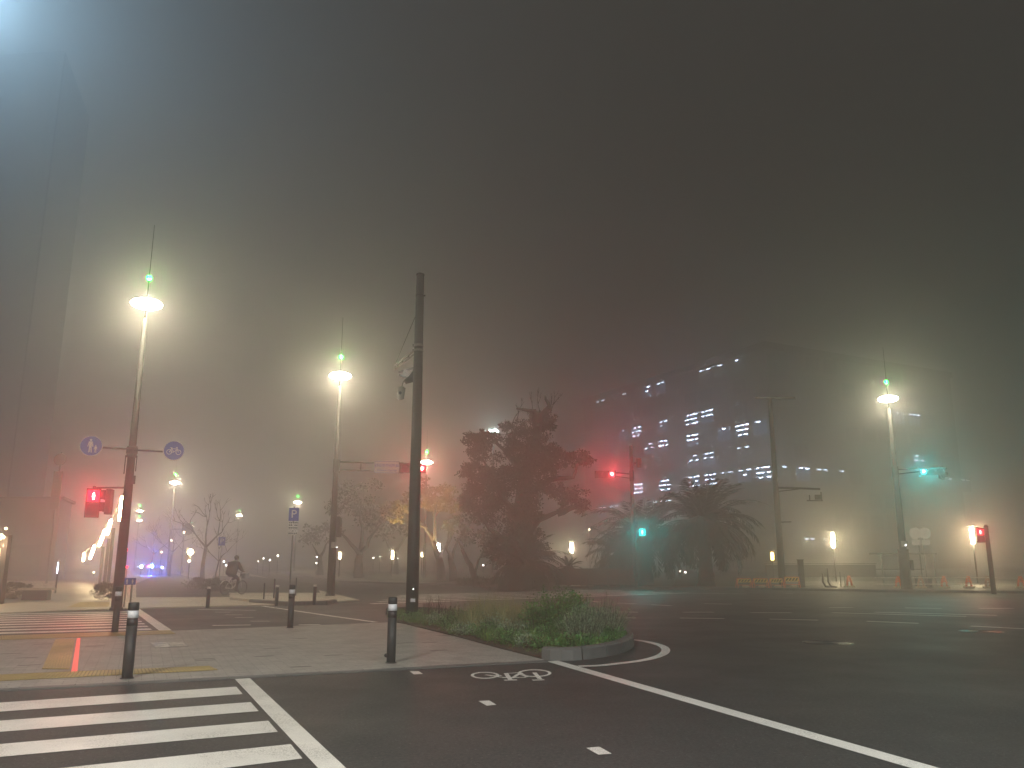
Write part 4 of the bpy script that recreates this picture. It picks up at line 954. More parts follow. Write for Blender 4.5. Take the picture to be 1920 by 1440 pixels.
# ---------------------------------------------------------------- city hall behind the palms
M_wall = mat('facade_concrete', (0.20, 0.19, 0.17), .9, var=.15, scale=.6, spec=.05)
M_frame = mat('window_frame', (0.10, .10, .10), .5)
M_glass = mat('dark_glass', (0.03, 0.035, 0.04), .15)
M_room = emat('lit_room', (0.40, 0.60, 1.0), .5)
M_room_dim = emat('dim_room', (0.6, 0.8, 0.8), .2)
ra = random.Random(5)
FL = 4.35
P0 = Vector((A(1462, 1050, 150).x, 150.0, 0)); dL = Vector((-0.47, 0.883, 0)).normalized(); dR = Vector((0.883, 0.47, 0)).normalized()
t = thing('office_building', 'tall office building with scattered cold-lit windows fading in fog behind the palms', 'building', (0, 0, 0))
nfl = 9; HT = nfl * FL + 2
LA, LB = 63.0, 55.0
c = P0 + dL * LA / 2 + dR * LB / 2; rzb = math.atan2(dR.y, dR.x)
part('wall', MB().box((c.x, c.y, HT / 2), (LB, LA, HT), rz=rzb), M_wall, t)
fins = MB()
def facade_frame(d, nrm_, off=.25):
    return d, nrm_, off
nL = -dR; nR = -dL
def put_box(mb, s, d, nrm_, z, w, h, depth, proud):
    q = P0 + d * s + nrm_ * proud; mb.box((q.x, q.y, z), (w, depth, h), rz=math.atan2(d.y, d.x))
for k in range(nfl + 1):
    z = 2.4 + k * FL
    put_box(fins, LA / 2, dL, nL, z, LA + .5, .5, .16, .09)
part('floor_band', fins, mat('facade_band', (.16, .15, .14), .9, var=.1, scale=.8, spec=.05), t)
pil = MB()
for k in (0, 13): put_box(pil, .2 + k * LA / 13 * .993, dL, nL, HT / 2, .5, HT, .3, .16)
part('parapet', MB().box((c.x, c.y, HT + .6), (LB + .8, LA + .8, 1.2), rz=rzb), M_wall, t)
# lit rooms as seen in the photograph: (x, y, rows of tubes, strength)
lit = [(1130, 757, 1, .4), (1165, 747, 1, .7), (1203, 734, 2, 1), (1245, 727, 1, .8), (1330, 692, 1, .6), (1380, 688, 1, .7), (1400, 680, 1, .6), (1168, 815, 1, .9), (1205, 808, 3, 1.6), (1247, 797, 2, .9), (1290, 788, 3, 1.1), (1330, 782, 2, 1.2),
       (1350, 818, 1, .8), (1395, 810, 3, 1.6), (1435, 801, 1, 1), (1250, 835, 2, 1.5), (1290, 831, 2, 1.7), (1208, 849, 2, .9), (1392, 848, 1, .5), (1300, 871, 2, .8), (1328, 864, 2, .8), (1208, 918, 3, 1.7), (1249, 915, 3, 1.8), (1302, 910, 3, 1.1),
       (1347, 905, 3, 1.4), (1412, 894, 2, .8), (1441, 893, 3, 1.4), (1395, 909, 1, .5), (1212, 955, 1, 1.3), (1239, 951, 1, 1.4), (1262, 951, 1, 1), (1130, 962, 1, .8), (1160, 965, 1, .5)]
litR = [(1690, 781, 1, 1), (1722, 778, 1, 1.1), (1735, 865, 2, 1.0), (1502, 888, 1, 1.0), (1552, 893, 1, .3), (1568, 893, 1, .3), (1818, 914, 1, .7), (1777, 915, 1, .4), (1484, 885, 1, .3), (1512, 1000, 1, .5), (1525, 1000, 1, .4)]
def solve(px, py, d):
    r_ = ray(px, 1053); k = r_[0] / r_[1]   # x / y of the column (vertical lines lean little here)
    r2 = ray(px, py); k = r2[0] / r2[1]
    s = (k * P0.y - P0.x) / (d.x - k * d.y); D_ = P0.y + d.y * s
    return s, CAM_H + r2[2] / r2[1] * D_
used = {}
def window(s, d, nrm_, k, w, lit_rows, strength):
    z = 2.4 + k * FL + FL / 2 + .0; q = P0 + d * s + nrm_ * .04
    f = bpy.data.objects.new('window', None)
    a_ = math.atan2(d.y, d.x)
    fr = MB(); hw = w / 2; hh_ = 1.4
    for dx in (-hw, -hw / 3, hw / 3, hw): fr.box((dx, 0, 0), (.07, .09, 2 * hh_))
    for dz in (-hh_, hh_): fr.box((0, 0, dz), (w + .07, .088, .07))
    # bake into world orientation through the object transform
    fo = part('window', fr, M_frame, t); fo.location = (q.x, q.y, z); 
    # local +y must point into the building
    fo.rotation_euler.z = a_ if (Matrix.Rotation(a_, 3, 'Z') @ Vector((0, 1, 0))).dot(nrm_) < 0 else a_ + math.pi
    if lit_rows:
        g_ = part('pane', MB().box((0, .03, 0), (w - .08, .02, 2 * hh_ - .08)), M_room if strength > .75 else M_room_dim, fo)
        tb_ = MB()
        for r_ in range(lit_rows):
            z_ = hh_ - .35 - r_ * .92; n_ = ra.choice((2, 3, 3)) if strength > 1 else ra.choice((1, 2))
            for j in range(n_):
                x_ = -hw + w * (j + ra.uniform(.3, .7)) / n_ + (0 if r_ % 2 else .25)
                tb_.box((max(-hw + .4, min(hw - .4, x_)), -.01, z_), (ra.uniform(.7, 1.15), .05, .12))
        part('ceiling_tubes', tb_, emat('ceiling_tube_%d' % int(strength * 5), (.62, .76, 1), 12 + 28 * strength), fo)
    else: part('pane', MB().box((0, .03, 0), (w - .08, .02, 2 * hh_ - .08)), M_glass, fo)
    return fo
bw = LA / 13
for (lst, d, nrm_, mx) in ((lit, dL, nL, LA), (litR, dR, nR, LB)):
    for px, py, rows, st_ in lst:
        s, z = solve(px, py, d)
        if not (1.0 < s < mx - 1): s = min(max(s, 2), mx - 2)
        kk = max(0, min(nfl - 1, round((z - 2.4 - FL / 2) / FL))); b_ = int(s / bw) * bw + bw / 2 + .2
        key = (id(d), kk, int(s / bw))
        if key in used: b_ = None; key = (id(d), kk, int(s / bw) + 1); b_ = (int(s / bw) + 1) * bw + bw / 2 + .2
        if key in used: continue
        used[key] = 1; window(b_, d, nrm_, kk, bw - 1.1, rows, st_)
rest = 0
for (d, nrm_, n_) in ((dL, nL, 13), (dR, nR, 11)):
    for kk in range(0, nfl):
        for b_ in range(n_):
            if (id(d), kk, b_) in used or rest > 54: continue
            if ra.random() < .25: window(b_ * bw + bw / 2 + .2, d, nrm_, kk, bw - 1.1, 0, 0); rest += 1
# low wing and entrance wall in front
a_, b_ = A(1436, 1057, 78), A(1640, 1057, 78)
t2 = thing('low_wall', 'long low dark wall with a pale top edge behind the brown utility pole', 'wall', (0, 0, 0))
part('wall', MB().box(((a_.x + b_.x) / 2, 78, a_.z / 2 - .05), (b_.x - a_.x, .3, a_.z - .1)), mat('dark_hoarding', (.05, .045, .05), .8, var=.1), t2)
part('coping', MB().box(((a_.x + b_.x) / 2, 78, a_.z), (b_.x - a_.x + .2, .4, .09)), M_grey, t2)

# ---------------------------------------------------------------- tower at the left edge
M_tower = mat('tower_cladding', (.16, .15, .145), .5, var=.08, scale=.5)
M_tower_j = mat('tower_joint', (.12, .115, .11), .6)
M_tower_d = mat('tower_side_shade', (.03, .026, .024), .9, var=.1, scale=.5)  # dark copy of the tower wall, shade of the receding side in its colour
DT_ = 92.0; ct = A(60, 560, DT_); hT = A(112, 95, DT_).z
t = thing('tower_block', 'tall slab-like tower at the left edge, pale front and receding side coloured dark as shade', 'building', (0, 0, 0))
c0 = Vector((ct.x, DT_, 0)); fd = Vector((-.995, .10, 0)).normalized(); sdv = Vector((-.30, .954, 0)).normalized()
def slab(mb, p, u_, v_, wu, wv, z0, z1):
    q = [p, p + u_ * wu, p + u_ * wu + v_ * wv, p + v_ * wv]; return mb.poly([xy(k) for k in q], z0, z1)
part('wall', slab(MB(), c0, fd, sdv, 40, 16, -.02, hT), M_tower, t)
jm = MB()
for k in range(1, 11): slab(jm, c0 - sdv * .03 - fd * .0, fd, sdv, 40, .02, k * hT / 14, k * hT / 14 + .05)
for k in range(1, 9): slab(jm, c0 + fd * (k * 2.6) - sdv * .035, fd, sdv, .06, .02, .2, hT - .1)
part('cladding_joint', jm, M_tower_j, t)
sm_ = slab(MB(), c0 - fd * .25, fd, sdv, .22, 16.2, -.02, hT - .4); part('side_shade_wall', sm_, M_tower_d, t)

# glowing panel and lamp added on the tower roof (for the blue-white light at the top left corner of the view)
sg = thing('rooftop_glow_panel', 'added blue-white glowing panel on the tower roof, source for the glow at upper left', 'sign', (0, 0, 0))
q0 = c0 + fd * 15 + sdv * 1.0
part('panel', slab(MB(), q0, fd, sdv, 9, .5, hT + 1.6, hT + 7.5), emat('blue_white_glow', (.45, .75, 1.0), .8), sg)
fm = MB()
for k in range(5): slab(fm, q0 + fd * (k * 2.2 + .1), fd, sdv, .15, .4, hT + .5, hT + 1.6)
part('stand', fm, M_dark, sg)
light('rooftop_glow_light', q0 + fd * 2 - sdv * 1 + Vector((0, 0, hT + 12)), 46000, (.45, .75, 1.0), .8, sg)  # added lamp hung above the panel to tint the upper-left fog blue
# lower dark block with shop front behind the tower
cb = A(100, 1060, 66)
t = thing('shop_building', 'low dark building with a shop front, between the tower and the lit sloping canopy', 'building', (0, 0, 0))
q = Vector((cb.x, 66, 0))
part('wall', slab(MB(), q, fd, Vector((-.35, .937, 0)), 16, 6, -.02, 6.4), mat('dark_render', (.08, .065, .055), .8, var=.2, scale=1), t)
part('roof', slab(MB(), q - Vector((-.35, .937, 0)) * .3 - fd * .3, fd, Vector((-.35, .937, 0)), 16.6, 6.6, 6.4, 6.6), mat('dark_render', (.08, .065, .055), .8), t)
part('window', slab(MB(), q + fd * 1.2 - Vector((0, .06, 0)), fd, Vector((0, 1, 0)), 3.2, .05, .4, 2.8), M_glass, t)
part('window', slab(MB(), q + fd * 5.4 - Vector((0, .06, 0)), fd, Vector((0, 1, 0)), 3.2, .05, .4, 2.8), M_glass, t)
part('door', slab(MB(), q + fd * 4.6 - Vector((0, .06, 0)), fd, Vector((0, 1, 0)), .7, .05, 0.04, 2.4), M_frame, t)
# banner sign
bp_ = A(104, 1090, 58); zt_ = A(113, 848, 58).z; zb_ = A(104, 955, 58).z
t = thing('banner_sign', 'tall dark vertical shop sign with a round emblem disc on top, faint in fog', 'sign', (A(108, 900, 58).x, 58, 0.03))
part('post', MB().tube([(0, .1, 0), (0, .1, zt_)], .06, 8), M_dark, t)
part('board', MB().box((0, 0, (zt_ - 1.4 + zb_) / 2), (.62, .1, zt_ - 1.4 - zb_)), mat('banner_dark', (.10, .06, .05), .7), t)
part('emblem', MB().disc((0, 0, zt_ - .55), .42, .1, (0, 1, 0), 22), mat('banner_dark', (.10, .06, .05), .7), t)
ch_ = MB()
for k in range(6): 
    z = zb_ + .35 + k * (zt_ - 1.7 - zb_) / 6; ch_.box((0, -.06, z), (.34, .02, .05)).box((0, -.06, z + .12), (.26, .02, .05)).box((0.02, -.062, z + .06), (.05, .02, .2))
part('lettering', ch_, M_dark, t)
# small glazed kiosk at the left edge with warm string lights
kx = A(-22, 1060, 30)
t = thing('kiosk', 'warmly lit narrow shop window at the very left edge', 'shop front', (kx.x, 30, .03))
zc = A(0, 1005, 30).z
part('frame', MB().box((0, .1, zc / 2), (1.2, .25, zc)), M_tower_d, t)
part('window', MB().box((.25, -.05, zc * .45), (.3, .04, zc * .72)), emat('warm_window', (1, .72, .42), 1.5), t)
st_ = thing('string_lights', 'warm bulbs strung above the lit shop window at the left edge', 'lights', (kx.x, 29.8, .03))
wr = MB(); bl = MB(); prev = None
for k, (px, py) in enumerate(((-4, 1005), (1, 1010), (3, 1003), (7, 1007), (11, 991))):
    q = A(px, py, 29.8) - Vector((kx.x, 29.8, .03)); bl = MB().sphere(q, .045, 8, 6); part('bulb', bl, M_tube, st_)
    if prev is not None: wr.tube([prev, q], .006, 4)
    prev = q
part('wire', wr, M_dark, st_); light('bulb_light', (.5, -.3, zc - .3), 120, (1, .7, .4), .1, st_)
# bench slab and white post
g = A(69, 1112, 33)
t = thing('slab_bench', 'pale flat bench slab on a dark base beside the planter', 'bench', (g.x, 33, .035), .1)
part('seat', MB().box((0, 0, .42), (1.25, .5, .08), bev=.02), M_walk, t); part('base', MB().box((0, 0, .19), (.95, .34, .38)), M_dark, t)
part('base', MB().box((0.75, 0.25, .12), (.3, .2, .24)), M_dark, t) if False else None
g = A(50, 1106, 35); t = thing('marker_post', 'short white-topped post behind the slab bench', 'post', (g.x, 35, .035)); part('post', MB().tube([(0, 0, 0), (0, 0, .22)], .08, 12), M_dark, t); part('cap', MB().tube([(0, 0, .22), (0, 0, .5), (0, 0, .53)], [.09, .09, .06], 12), M_white, t)
g = A(105, 1100, 40); t = thing('light_post', 'thin dark post with a small cold white strip light in front of the dark shop', 'post', (g.x, 40, .035))
part('post', MB().tube([(0, 0, 0), (0, 0, A(105, 1052, 40).z)], .04, 8), M_dark, t); part('strip_light', MB().box((.0, -.05, A(105, 1066, 40).z), (.04, .03, .5)), emat('cool_strip', (.7, .8, 1), 10), t)

# ---------------------------------------------------------------- lit sloping canopy
t = thing('lit_canopy', 'sloping canopy edge with bright warm strip lights, behind the tall lamp pole', 'canopy', (0, 0, 0))
segs = [((229, 932), (224, 975), 44), ((208, 976), (201, 1001), 48), ((197, 994), (186, 1023), 51), ((177, 1024), (169, 1047), 55), ((158, 1038), (156, 1051), 60)]
ends = []
for (a, b, D_) in segs:
    pa, pb = A(a[0], a[1], D_), A(b[0], b[1], D_ + 1.2); part('light_strip', MB().tube([pa, pb], .085, 8), emat('strip_glow_%d' % D_, (1, .76, .42), 120 if D_ < 50 else 75, True), t); ends.append((pa, pb))
rf = MB()
for (pa, pb), (pc, pd_) in zip(ends, ends[1:]): rf.tube([pa + Vector((0, .2, .2)), pc + Vector((0, .2, .2))], .07, 6)
part('roof_edge', rf, M_dark, t)
for px, D_, yt in ((199, 49, 1010), (190, 53, 1025), (206, 47, 990)):
    q = A(px, 1060, D_); part('post', MB().tube([(q.x, D_, .03), (q.x, D_, A(px, yt, D_).z)], .09, 10), M_dark, t)

# ---------------------------------------------------------------- park and garden lamps
def tube_lamp(label, px, y0, y1, D_, power, group='tube lanterns in the park', r=.11, m=M_tube, col=(1, .80, .45)):
    c = A(px, (y0 + y1) / 2, D_); t = thing('tube_lantern', label, 'lamp', (c.x, D_, .1), 0, group)
    za_, zb_ = A(px, y0, D_).z - .1, A(px, y1, D_).z - .1
    part('post', MB().tube([(0, 0, 0), (0, 0, zb_)], .05, 10), M_dark, t); part('tube', MB().tube([(0, 0, zb_), (0, 0, za_)], r, 8), emat('tube_%d_%d' % (power, px), col, power / 39.5 / (2 * r * abs(za_ - zb_)), True), t)
    part('cap', MB().tube([(0, 0, za_ + .10), (0, 0, za_ + .16)], [r * 2.4, r * 1.6], 14).tube([(0, 0, za_), (0, 0, za_ + .1)], .03, 6), M_white, t)
tube_lamp('tall bright tube lantern standing alone between the utility pole and the shelter', 1562, 1001, 1026, 60, 3600)
tube_lamp('bright tube lantern beside the small red pedestrian signal at the right edge', 1823, 990, 1019, 55, 3800)
tube_lamp('small amber tube lantern just left of the utility pole', 1448, 1036, 1050, 70, 180, r=.14, col=(1, .6, .15), m=emat('amber_tube', (1, .55, .12), 8))
tube_lamp('yellow tube lantern above the thin young palm', 1072, 1019, 1036, 62, 1200, col=(1, .82, .5))
tube_lamp('small tube lantern just right of the lamp pole, left trunk of the broad hazy tree', 637, 1036, 1048, 80, 350)
tube_lamp('small tube lantern in the gap between the broad hazy tree and the mast', 736, 1033, 1048, 80, 500)
tube_lamp('tube lantern shining between the trunks right of the mast', 822, 1020, 1040, 66, 1500, col=(1, .92, .75))
sp_l = thing('added_uplight', 'added warm uplight on the park ground brightening the yellow leaves', 'lamp', (A(770, 1080, 62).x, 62, .13)); part('housing', MB().box((0, 0, .12), (.3, .2, .2), bev=.03), M_dark, sp_l); part('lens', MB().disc((0, 0, .23), .09, .02, (0, 0, 1), 14), M_tube, sp_l)  # uplight added only to brighten the yellow tree
light('flood_light', (0, 0, .35), 9000, (1, .72, .30), .08, sp_l, kind='SPOT', rot=(math.pi - .05, .12, 0), spread=math.radians(95))
tube_lamp('tiny tube lantern just right of the mast at mid height', 791, 1036, 1044, 84, 60)
def globe(label, px, py, D_, power, r=.16):
    c = A(px, py, D_); t = thing('globe_lamp', label, 'lamp', (c.x, D_, .04), 0, 'warm globe lamps on the avenue')
    part('post', MB().tube([(0, 0, 0), (0, 0, c.z - r)], .05, 8), M_dark, t); part('globe', MB().sphere((0, 0, c.z - .04), r, 10, 6), emat('globe_glow_%d' % power, (1, .72, .36), power / 39.5 / (3.14 * r * r), True), t)
globe('bright warm globe lamp below the dark round disc', 357, 1035, 72, 1300, .24)
globe('smaller warm globe lamp directly under the bright one', 355, 1052, 90, 250, .14)
for px, py, lb in ((345, 998, 'tiny warm lamp left of the dark round disc'), (322, 1013, 'tiny warm lamp below the arm of the far lamp pole'), (303, 1035, 'tiny warm lamp above the blue glow'), (176, 1073, 'tiny warm lamp low behind the canopy posts'), (1105, 993, 'tiny white lamp left of the palms')):
    D_ = 85; c = A(px, py, D_); t = thing('small_lamp', lb, 'lamp', (c.x, D_, .04), 0, 'tiny distant lamps'); part('post', MB().tube([(0, 0, 0), (0, 0, c.z - .1)], .03, 6), M_dark, t); part('bulb', MB().sphere((0, 0, c.z - .04), .09, 8, 6), emat('small_bulb', (1, .75, .5), 25), t)
rl = random.Random(9)
sp_ = [(494, 1047), (521, 1042), (506, 1050), (484, 1052), (594, 1044), (593, 1056), (700, 1046), (712, 1044), (746, 1047), (420, 1053), (424, 1060), (1060, 1066), (1078, 1055), (906, 1060), (1052, 1046), (1150, 1068), (1285, 1073), (1275, 1071), (1015, 1042)]
for i, (px, py) in enumerate(sp_):
    D_ = rl.uniform(88, 100); c = A(px, py, D_); t = thing('window_light', 'tiny white light far off in the fog low between the trees and poles', 'lamp', (c.x, D_, 0.05), 0, 'tiny lights of far windows and lamps')
    part('post', MB().tube([(0, 0, 0), (0, 0, c.z - .1)], .025, 5), M_dark, t); part('bulb', MB().sphere((0, 0, c.z - .05), rl.uniform(.05, .11), 6, 5), emat('far_bulb', (1, .93, .8), 20), t)
# bright cyan-white light above the big tree's left shoulder: a floodlight on a mast
c = A(925, 810, 84); t = thing('floodlight', 'cold white floodlight glimmering through the top left of the big dark tree', 'lamp', (c.x, 84, .1))
part('mast', MB().tube([(0, 0, 0), (0, 0, c.z)], .1, 8), M_dark, t); part('head', MB().box((0, 0, c.z), (1.1, .3, .5), bev=.05), M_dark, t)
for dx in (-.32, .05, .4): part('lamp', MB().disc((dx, -.17, c.z + rl.uniform(-.1, .1)), .15, .03, (0, 1, 0), 10), emat('flood_white', (.75, 1, .95), 45), t)
light('flood_light', (0, -.5, c.z - .1), 450, (.75, 1, .92), .15, t)
# blue and magenta lights at the end of the avenue
for px, py, col_, pw, lb in ((285, 1062, (.03, .12, 1), 9000, 'blue glowing lamp at the far end of the avenue'), (265, 1062, (.3, .7, 1), 900, 'pale cyan glowing lamp left of the blue one'), (278, 1062, (1, .05, .5), 110, 'small magenta lamp between the cyan and blue ones'), (304, 1064, (.5, .6, 1), 120, 'pale violet lamp right of the blue one')):
    D_ = 92; c = A(px, py, D_); t = thing('coloured_lamp', lb, 'lamp', (c.x, D_, .04), 0, 'coloured lamps at the end of the avenue')
    part('post', MB().tube([(0, 0, 0), (0, 0, c.z - .14)], .05, 8), M_dark, t); part('bulb', MB().sphere((0, 0, c.z - .04), .12, 8, 5), emat('bulb_%d' % px, col_, pw / 39.5 / .045, True), t)
for px, py in ((236, 1031), (236, 1063)):
    c = A(px + 2, py, 60); t = thing('red_lamp', 'small red lamp peeping out right of the tall lamp pole, ' + ('upper one' if py < 1050 else 'lower one'), 'lamp', (c.x, 60, .04), 0, 'small red lamps behind the lamp pole')
    part('post', MB().tube([(0, 0, 0), (0, 0, c.z - .1)], .04, 6), M_dark, t); part('lens', MB().sphere((0, 0, c.z - .04), .09, 8, 6), M_red, t); light('red_glow', (0, -.3, c.z), 130, (1, .03, .04), .1, t)
# dark round disc on an arm of the third lamp pole
c = A(352, 992, 88); t = thing('disc_sign', 'dark round disc on a long arm, in front of the smallest street lamp', 'sign', (c.x, 88, c.z))
pc_ = Zx = A(322, 992, 88); part('disc', MB().disc((0, 0, 0), .62, .06, (0, 1, 0), 24), M_dark, t); part('arm', MB().tube([(-.6, 0, 0), (pc_.x - c.x, 0, 0)], .04, 6), M_dark, t); part('rim', MB().torus((0, -.02, 0), .60, .03, 1, 24, 6, Matrix.Rotation(math.pi / 2, 3, 'X')), M_pole_brown, t)
# ---------------------------------------------------------------- utility covers, light strip
def cover(name, label, quad=None, c=None, r=.32):
    M_cov = mat('cast_iron', (.06, .058, .055), .28, .7, var=.3, scale=14, bump=.6, bscale=40)
    if quad:
        q = [G(*k, ZI) for k in quad]; t = thing(name, label, 'cover', (0, 0, 0)); P_ = [Vector(xy(k)) for k in q]; cc = sum(P_, Vector((0, 0))) / 4
        part('frame', MB().poly([xy(k) for k in P_], 0, ZI + .003), M_cov, t)
        a = [cc + (k - cc) * .9 for k in P_]; mid1, mid2 = (a[0] + a[1]) / 2, (a[3] + a[2]) / 2
        part('plate', MB().poly([xy(a[0]), xy(mid1 + (a[0] - a[1]) * .02), xy(mid2 + (a[3] - a[2]) * .02), xy(a[3])], 0, ZI + .006), mat('worn_plate', (.34, .33, .29), .35, .2, var=.7, scale=9, bump=.8, bscale=30), t)
        part('plate', MB().poly([xy(mid1 + (a[1] - a[0]) * .02), xy(a[1]), xy(a[2]), xy(mid2 + (a[2] - a[3]) * .02)], 0, ZI + .006), mat('worn_plate', (.34, .33, .29), .35, .2), t)
    else:
        t = thing(name, label, 'cover', (c.x, c.y, 0)); part('rim', MB().torus((0, 0, .003), r + .03, .012, .4, 32, 6), M_cov, t)
        m_ = MB().disc((0, 0, .001), r, .008, (0, 0, 1), 32)
        for k in range(6): m_.torus((0, 0, .006), r * (.15 + .15 * k), .006, .5, 28, 4)
        part('lid', m_, M_cov, t)
cover('utility_cover', 'worn rectangular double cover in the paving right of the nearest bollard', [(279, 1205), (345, 1203), (354, 1212), (290, 1215)])
cover('manhole_cover', 'round manhole cover in the middle of the dark wide road', c=G(1552, 1205), r=.42)
cover('manhole_cover', 'round manhole cover farther right on the wide road', c=G(1840, 1184), r=.40)
o = part('light_strip', MB().poly([xy(G(*k, ZI)) for k in ((144, 1197), (151, 1197), (145, 1262), (133, 1262))], ZI, ZI + .009), emat('red_strip', (1, .07, .06), .75)); tag(o, 'glowing red strip set in the paving beside the yellow tactile path', 'light strip')

# ---------------------------------------------------------------- barricades
def barricade(px0, px1, y0, y1, label, tilt=0):
    D_ = 45.5; a, b = A(px0, y1, D_), A(px1, y1, D_); h_ = A(px0, y0, D_).z - .125; w = b.x - a.x
    t = thing('barricade', label, 'barricade', ((a.x + b.x) / 2, D_, .127), tilt, 'striped barricades')
    for sx in (-1, 1):
        part('leg', MB().tube([(sx * w * .47, -.25, 0), (sx * w * .44, 0, h_), ], .022, 6).tube([(sx * w * .47, .25, 0), (sx * w * .44, 0.01, h_)], .02, 6), M_orange, t)
    part('rail', MB().tube([(-w * .44, 0, h_), (w * .44, 0, h_)], .022, 6).tube([(-w * .46, -.16, h_ * .3), (w * .46, -.16, h_ * .3)], .016, 6), M_orange, t)
    bd = part('board', MB().box((0, -.05, h_ * .78), (w * .86, .03, h_ * .38)), M_yellow, t)
    m_ = MB(); n_ = 4; bh = h_ * .26
    for k in range(n_):
        x = (-.5 + (k + .5) / n_) * w * .78; s_ = w * .055; m_.add([(x - s_ - .05, -.068, h_ * .78 - bh / 2), (x + s_ - .05, -.068, h_ * .78 - bh / 2), (x + s_ + .05, -.068, h_ * .78 + bh / 2), (x - s_ + .05, -.068, h_ * .78 + bh / 2)], [(0, 1, 2, 3)])
    part('stripe', m_, M_black, bd)
    part('sandbag', MB().sphere((.05, -.12, .07), .12, 12, 8, (1.7, 1, .62)), mat('sandbag', (.62, .55, .42), .8, var=.15, scale=10), t)
for i, (a, b, y0, tl) in enumerate(((1381, 1410, 1085, 0), (1412, 1441, 1085, 0), (1443, 1469, 1085, .0), (1471, 1500, 1082, -.15))):
    barricade(a, b, y0, 1104, ['yellow and black striped barricade, leftmost of the row of four', 'yellow and black striped barricade, second from the left of four', 'yellow and black striped barricade, third from the left, in front of the utility pole', 'slightly turned yellow and black barricade at the right end of the row'][i], tl)
for i, (px, lb) in enumerate(((1593, 'orange plastic barrier stand alone in front of the low wall'), (1685, 'orange plastic barrier stand just left of the far right lamp pole'), (1727, 'pale orange barrier stand under the two blank round signs'), (1771, 'orange barrier stand right of the shelter'),
                              (1817, 'orange barrier stand below the bright tube lantern at right'), (1853, 'pale orange barrier stand beside the pole at the right edge'), (1915, 'orange barrier stand cut by the right edge'))):
    D_ = 44.5 if px > 1600 else 46; g = A(px, 1100, D_); h_ = .62
    t = thing('barrier_stand', lb, 'barrier', (g.x, D_, .127), R.uniform(-.3, .3), 'orange barrier stands')
    part('post', MB().tube([(-.16, 0, 0), (-.12, 0, .3), (-.03, 0, h_)], [.05, .06, .05], 8).tube([(.16, 0, 0), (.12, 0, .3), (.03, 0, h_)], [.05, .06, .05], 8), M_orange if px not in (1727, 1853) else mat('faded_orange', (.55, .35, .25), .6), t)
    part('ring', MB().torus((0, 0, h_ * .72), .10, .035, 1, 16, 6, Matrix.Rotation(math.pi / 2, 3, 'X')), M_white if px in (1727, 1853) else M_orange, t)
    part('base', MB().box((0, 0, .05), (.5, .34, .1), bev=.04), mat('sandbag', (.62, .55, .42), .8), t)
for i, (x0, x1) in enumerate(((1640, 1682), (1702, 1768), (1775, 1815), (1820, 1868))):
    a, b = A(x0, 1090, 44.3), A(x1, 1090, 44.3)
    t = thing('pipe_rail', ['pair of pale horizontal pipes left of the far right lamp pole', 'pair of pale horizontal pipes between the lamp pole and the shelter end', 'pair of pale horizontal pipes left of the stand below the tube lantern', 'pair of pale horizontal pipes running to the pole at the right edge'][i], 'rail', (a.x, 44.3, .127), 0, 'horizontal pipes of the barrier line')
    part('pipe', MB().tube([(0, 0, .55), (b.x - a.x, 0, .55)], .022, 6), M_white, t); part('pipe', MB().tube([(0, 0, .22), (b.x - a.x, 0, .22)], .02, 6), M_white, t)
# shelter
a, b = A(1652, 1038, 50), A(1750, 1038, 50); zt_ = a.z - .125
t = thing('shelter', 'pale thin-framed shelter behind the far right lamp pole', 'shelter', (a.x, 50, .125)); w = b.x - a.x
part('roof', MB().box((w / 2, .6, zt_), (w + .3, 1.5, .09), bev=.03), M_grey, t)
for x in (0, w): part('post', MB().tube([(x, 0, 0), (x, 0, zt_ - .04)], .045, 8), M_grey, t)
part('back_rail', MB().box((w / 2, 1.2, zt_ * .5), (w - .1, .03, .05)).box((w / 2, 1.2, zt_ * .25), (w - .1, .03, .05)), M_grey, t); part('seat', MB().box((w / 2, .9, .42), (w * .7, .3, .05)), M_grey, t)
# dark post-like things on the far pavement
for px, w_, y0, y1, lb, nm in ((1504, 9, 1050, 1105, 'dark square post right of the striped barricades', 'gate_post'), (1742, 9, 1086, 1109, 'dark stubby post on the pavement between two barrier stands', 'stub_post'), (1720, 5, 1082, 1104, 'thin dark post behind the blank round signs', 'stub_post')):
    D_ = 46; g = A(px, 1100, D_); t = thing(nm, lb, 'post', (g.x, D_, .126)); hh_ = A(px, y0, D_).z - .126; ww = w_ * D_ / 1531
    part('shaft', MB().box((0, 0, hh_ / 2), (ww, ww, hh_), bev=.02), M_dark, t); part('cap', MB().box((0, 0, hh_ + .015), (ww + .04, ww + .04, .03)), M_pole, t)
for px, lb in ((1549, 'dark bent hoop on the pavement, left one of two'), (1559, 'dark bent hoop on the pavement, right taller one of two')):
    g = A(px, 1100, 46); h_ = .75 if px < 1555 else 1.05; o = part('hoop_stand', MB().tube([(-.14, 0, h_), (-.15, 0, .3), (-.02, 0, .05), (.3, 0, .02)], [.05, .06, .07, .05], 8), M_dark); o.location = (g.x, 46, .127); tag(o, lb, 'stand', 'dark bent hoops')
for px in (1577, 1585):
    g = A(px, 1100, 47); o = part('marker_stake', MB().tube([(0, 0, 0), (0, 0, .8), (0, 0, .83)], [.03, .03, .015], 8), M_grey if px > 1580 else M_dark); o.location = (g.x, 47, .126); tag(o, 'thin ' + ('pale' if px > 1580 else 'dark') + ' stake left of the lone orange barrier stand', 'stake', 'thin stakes on the far pavement')
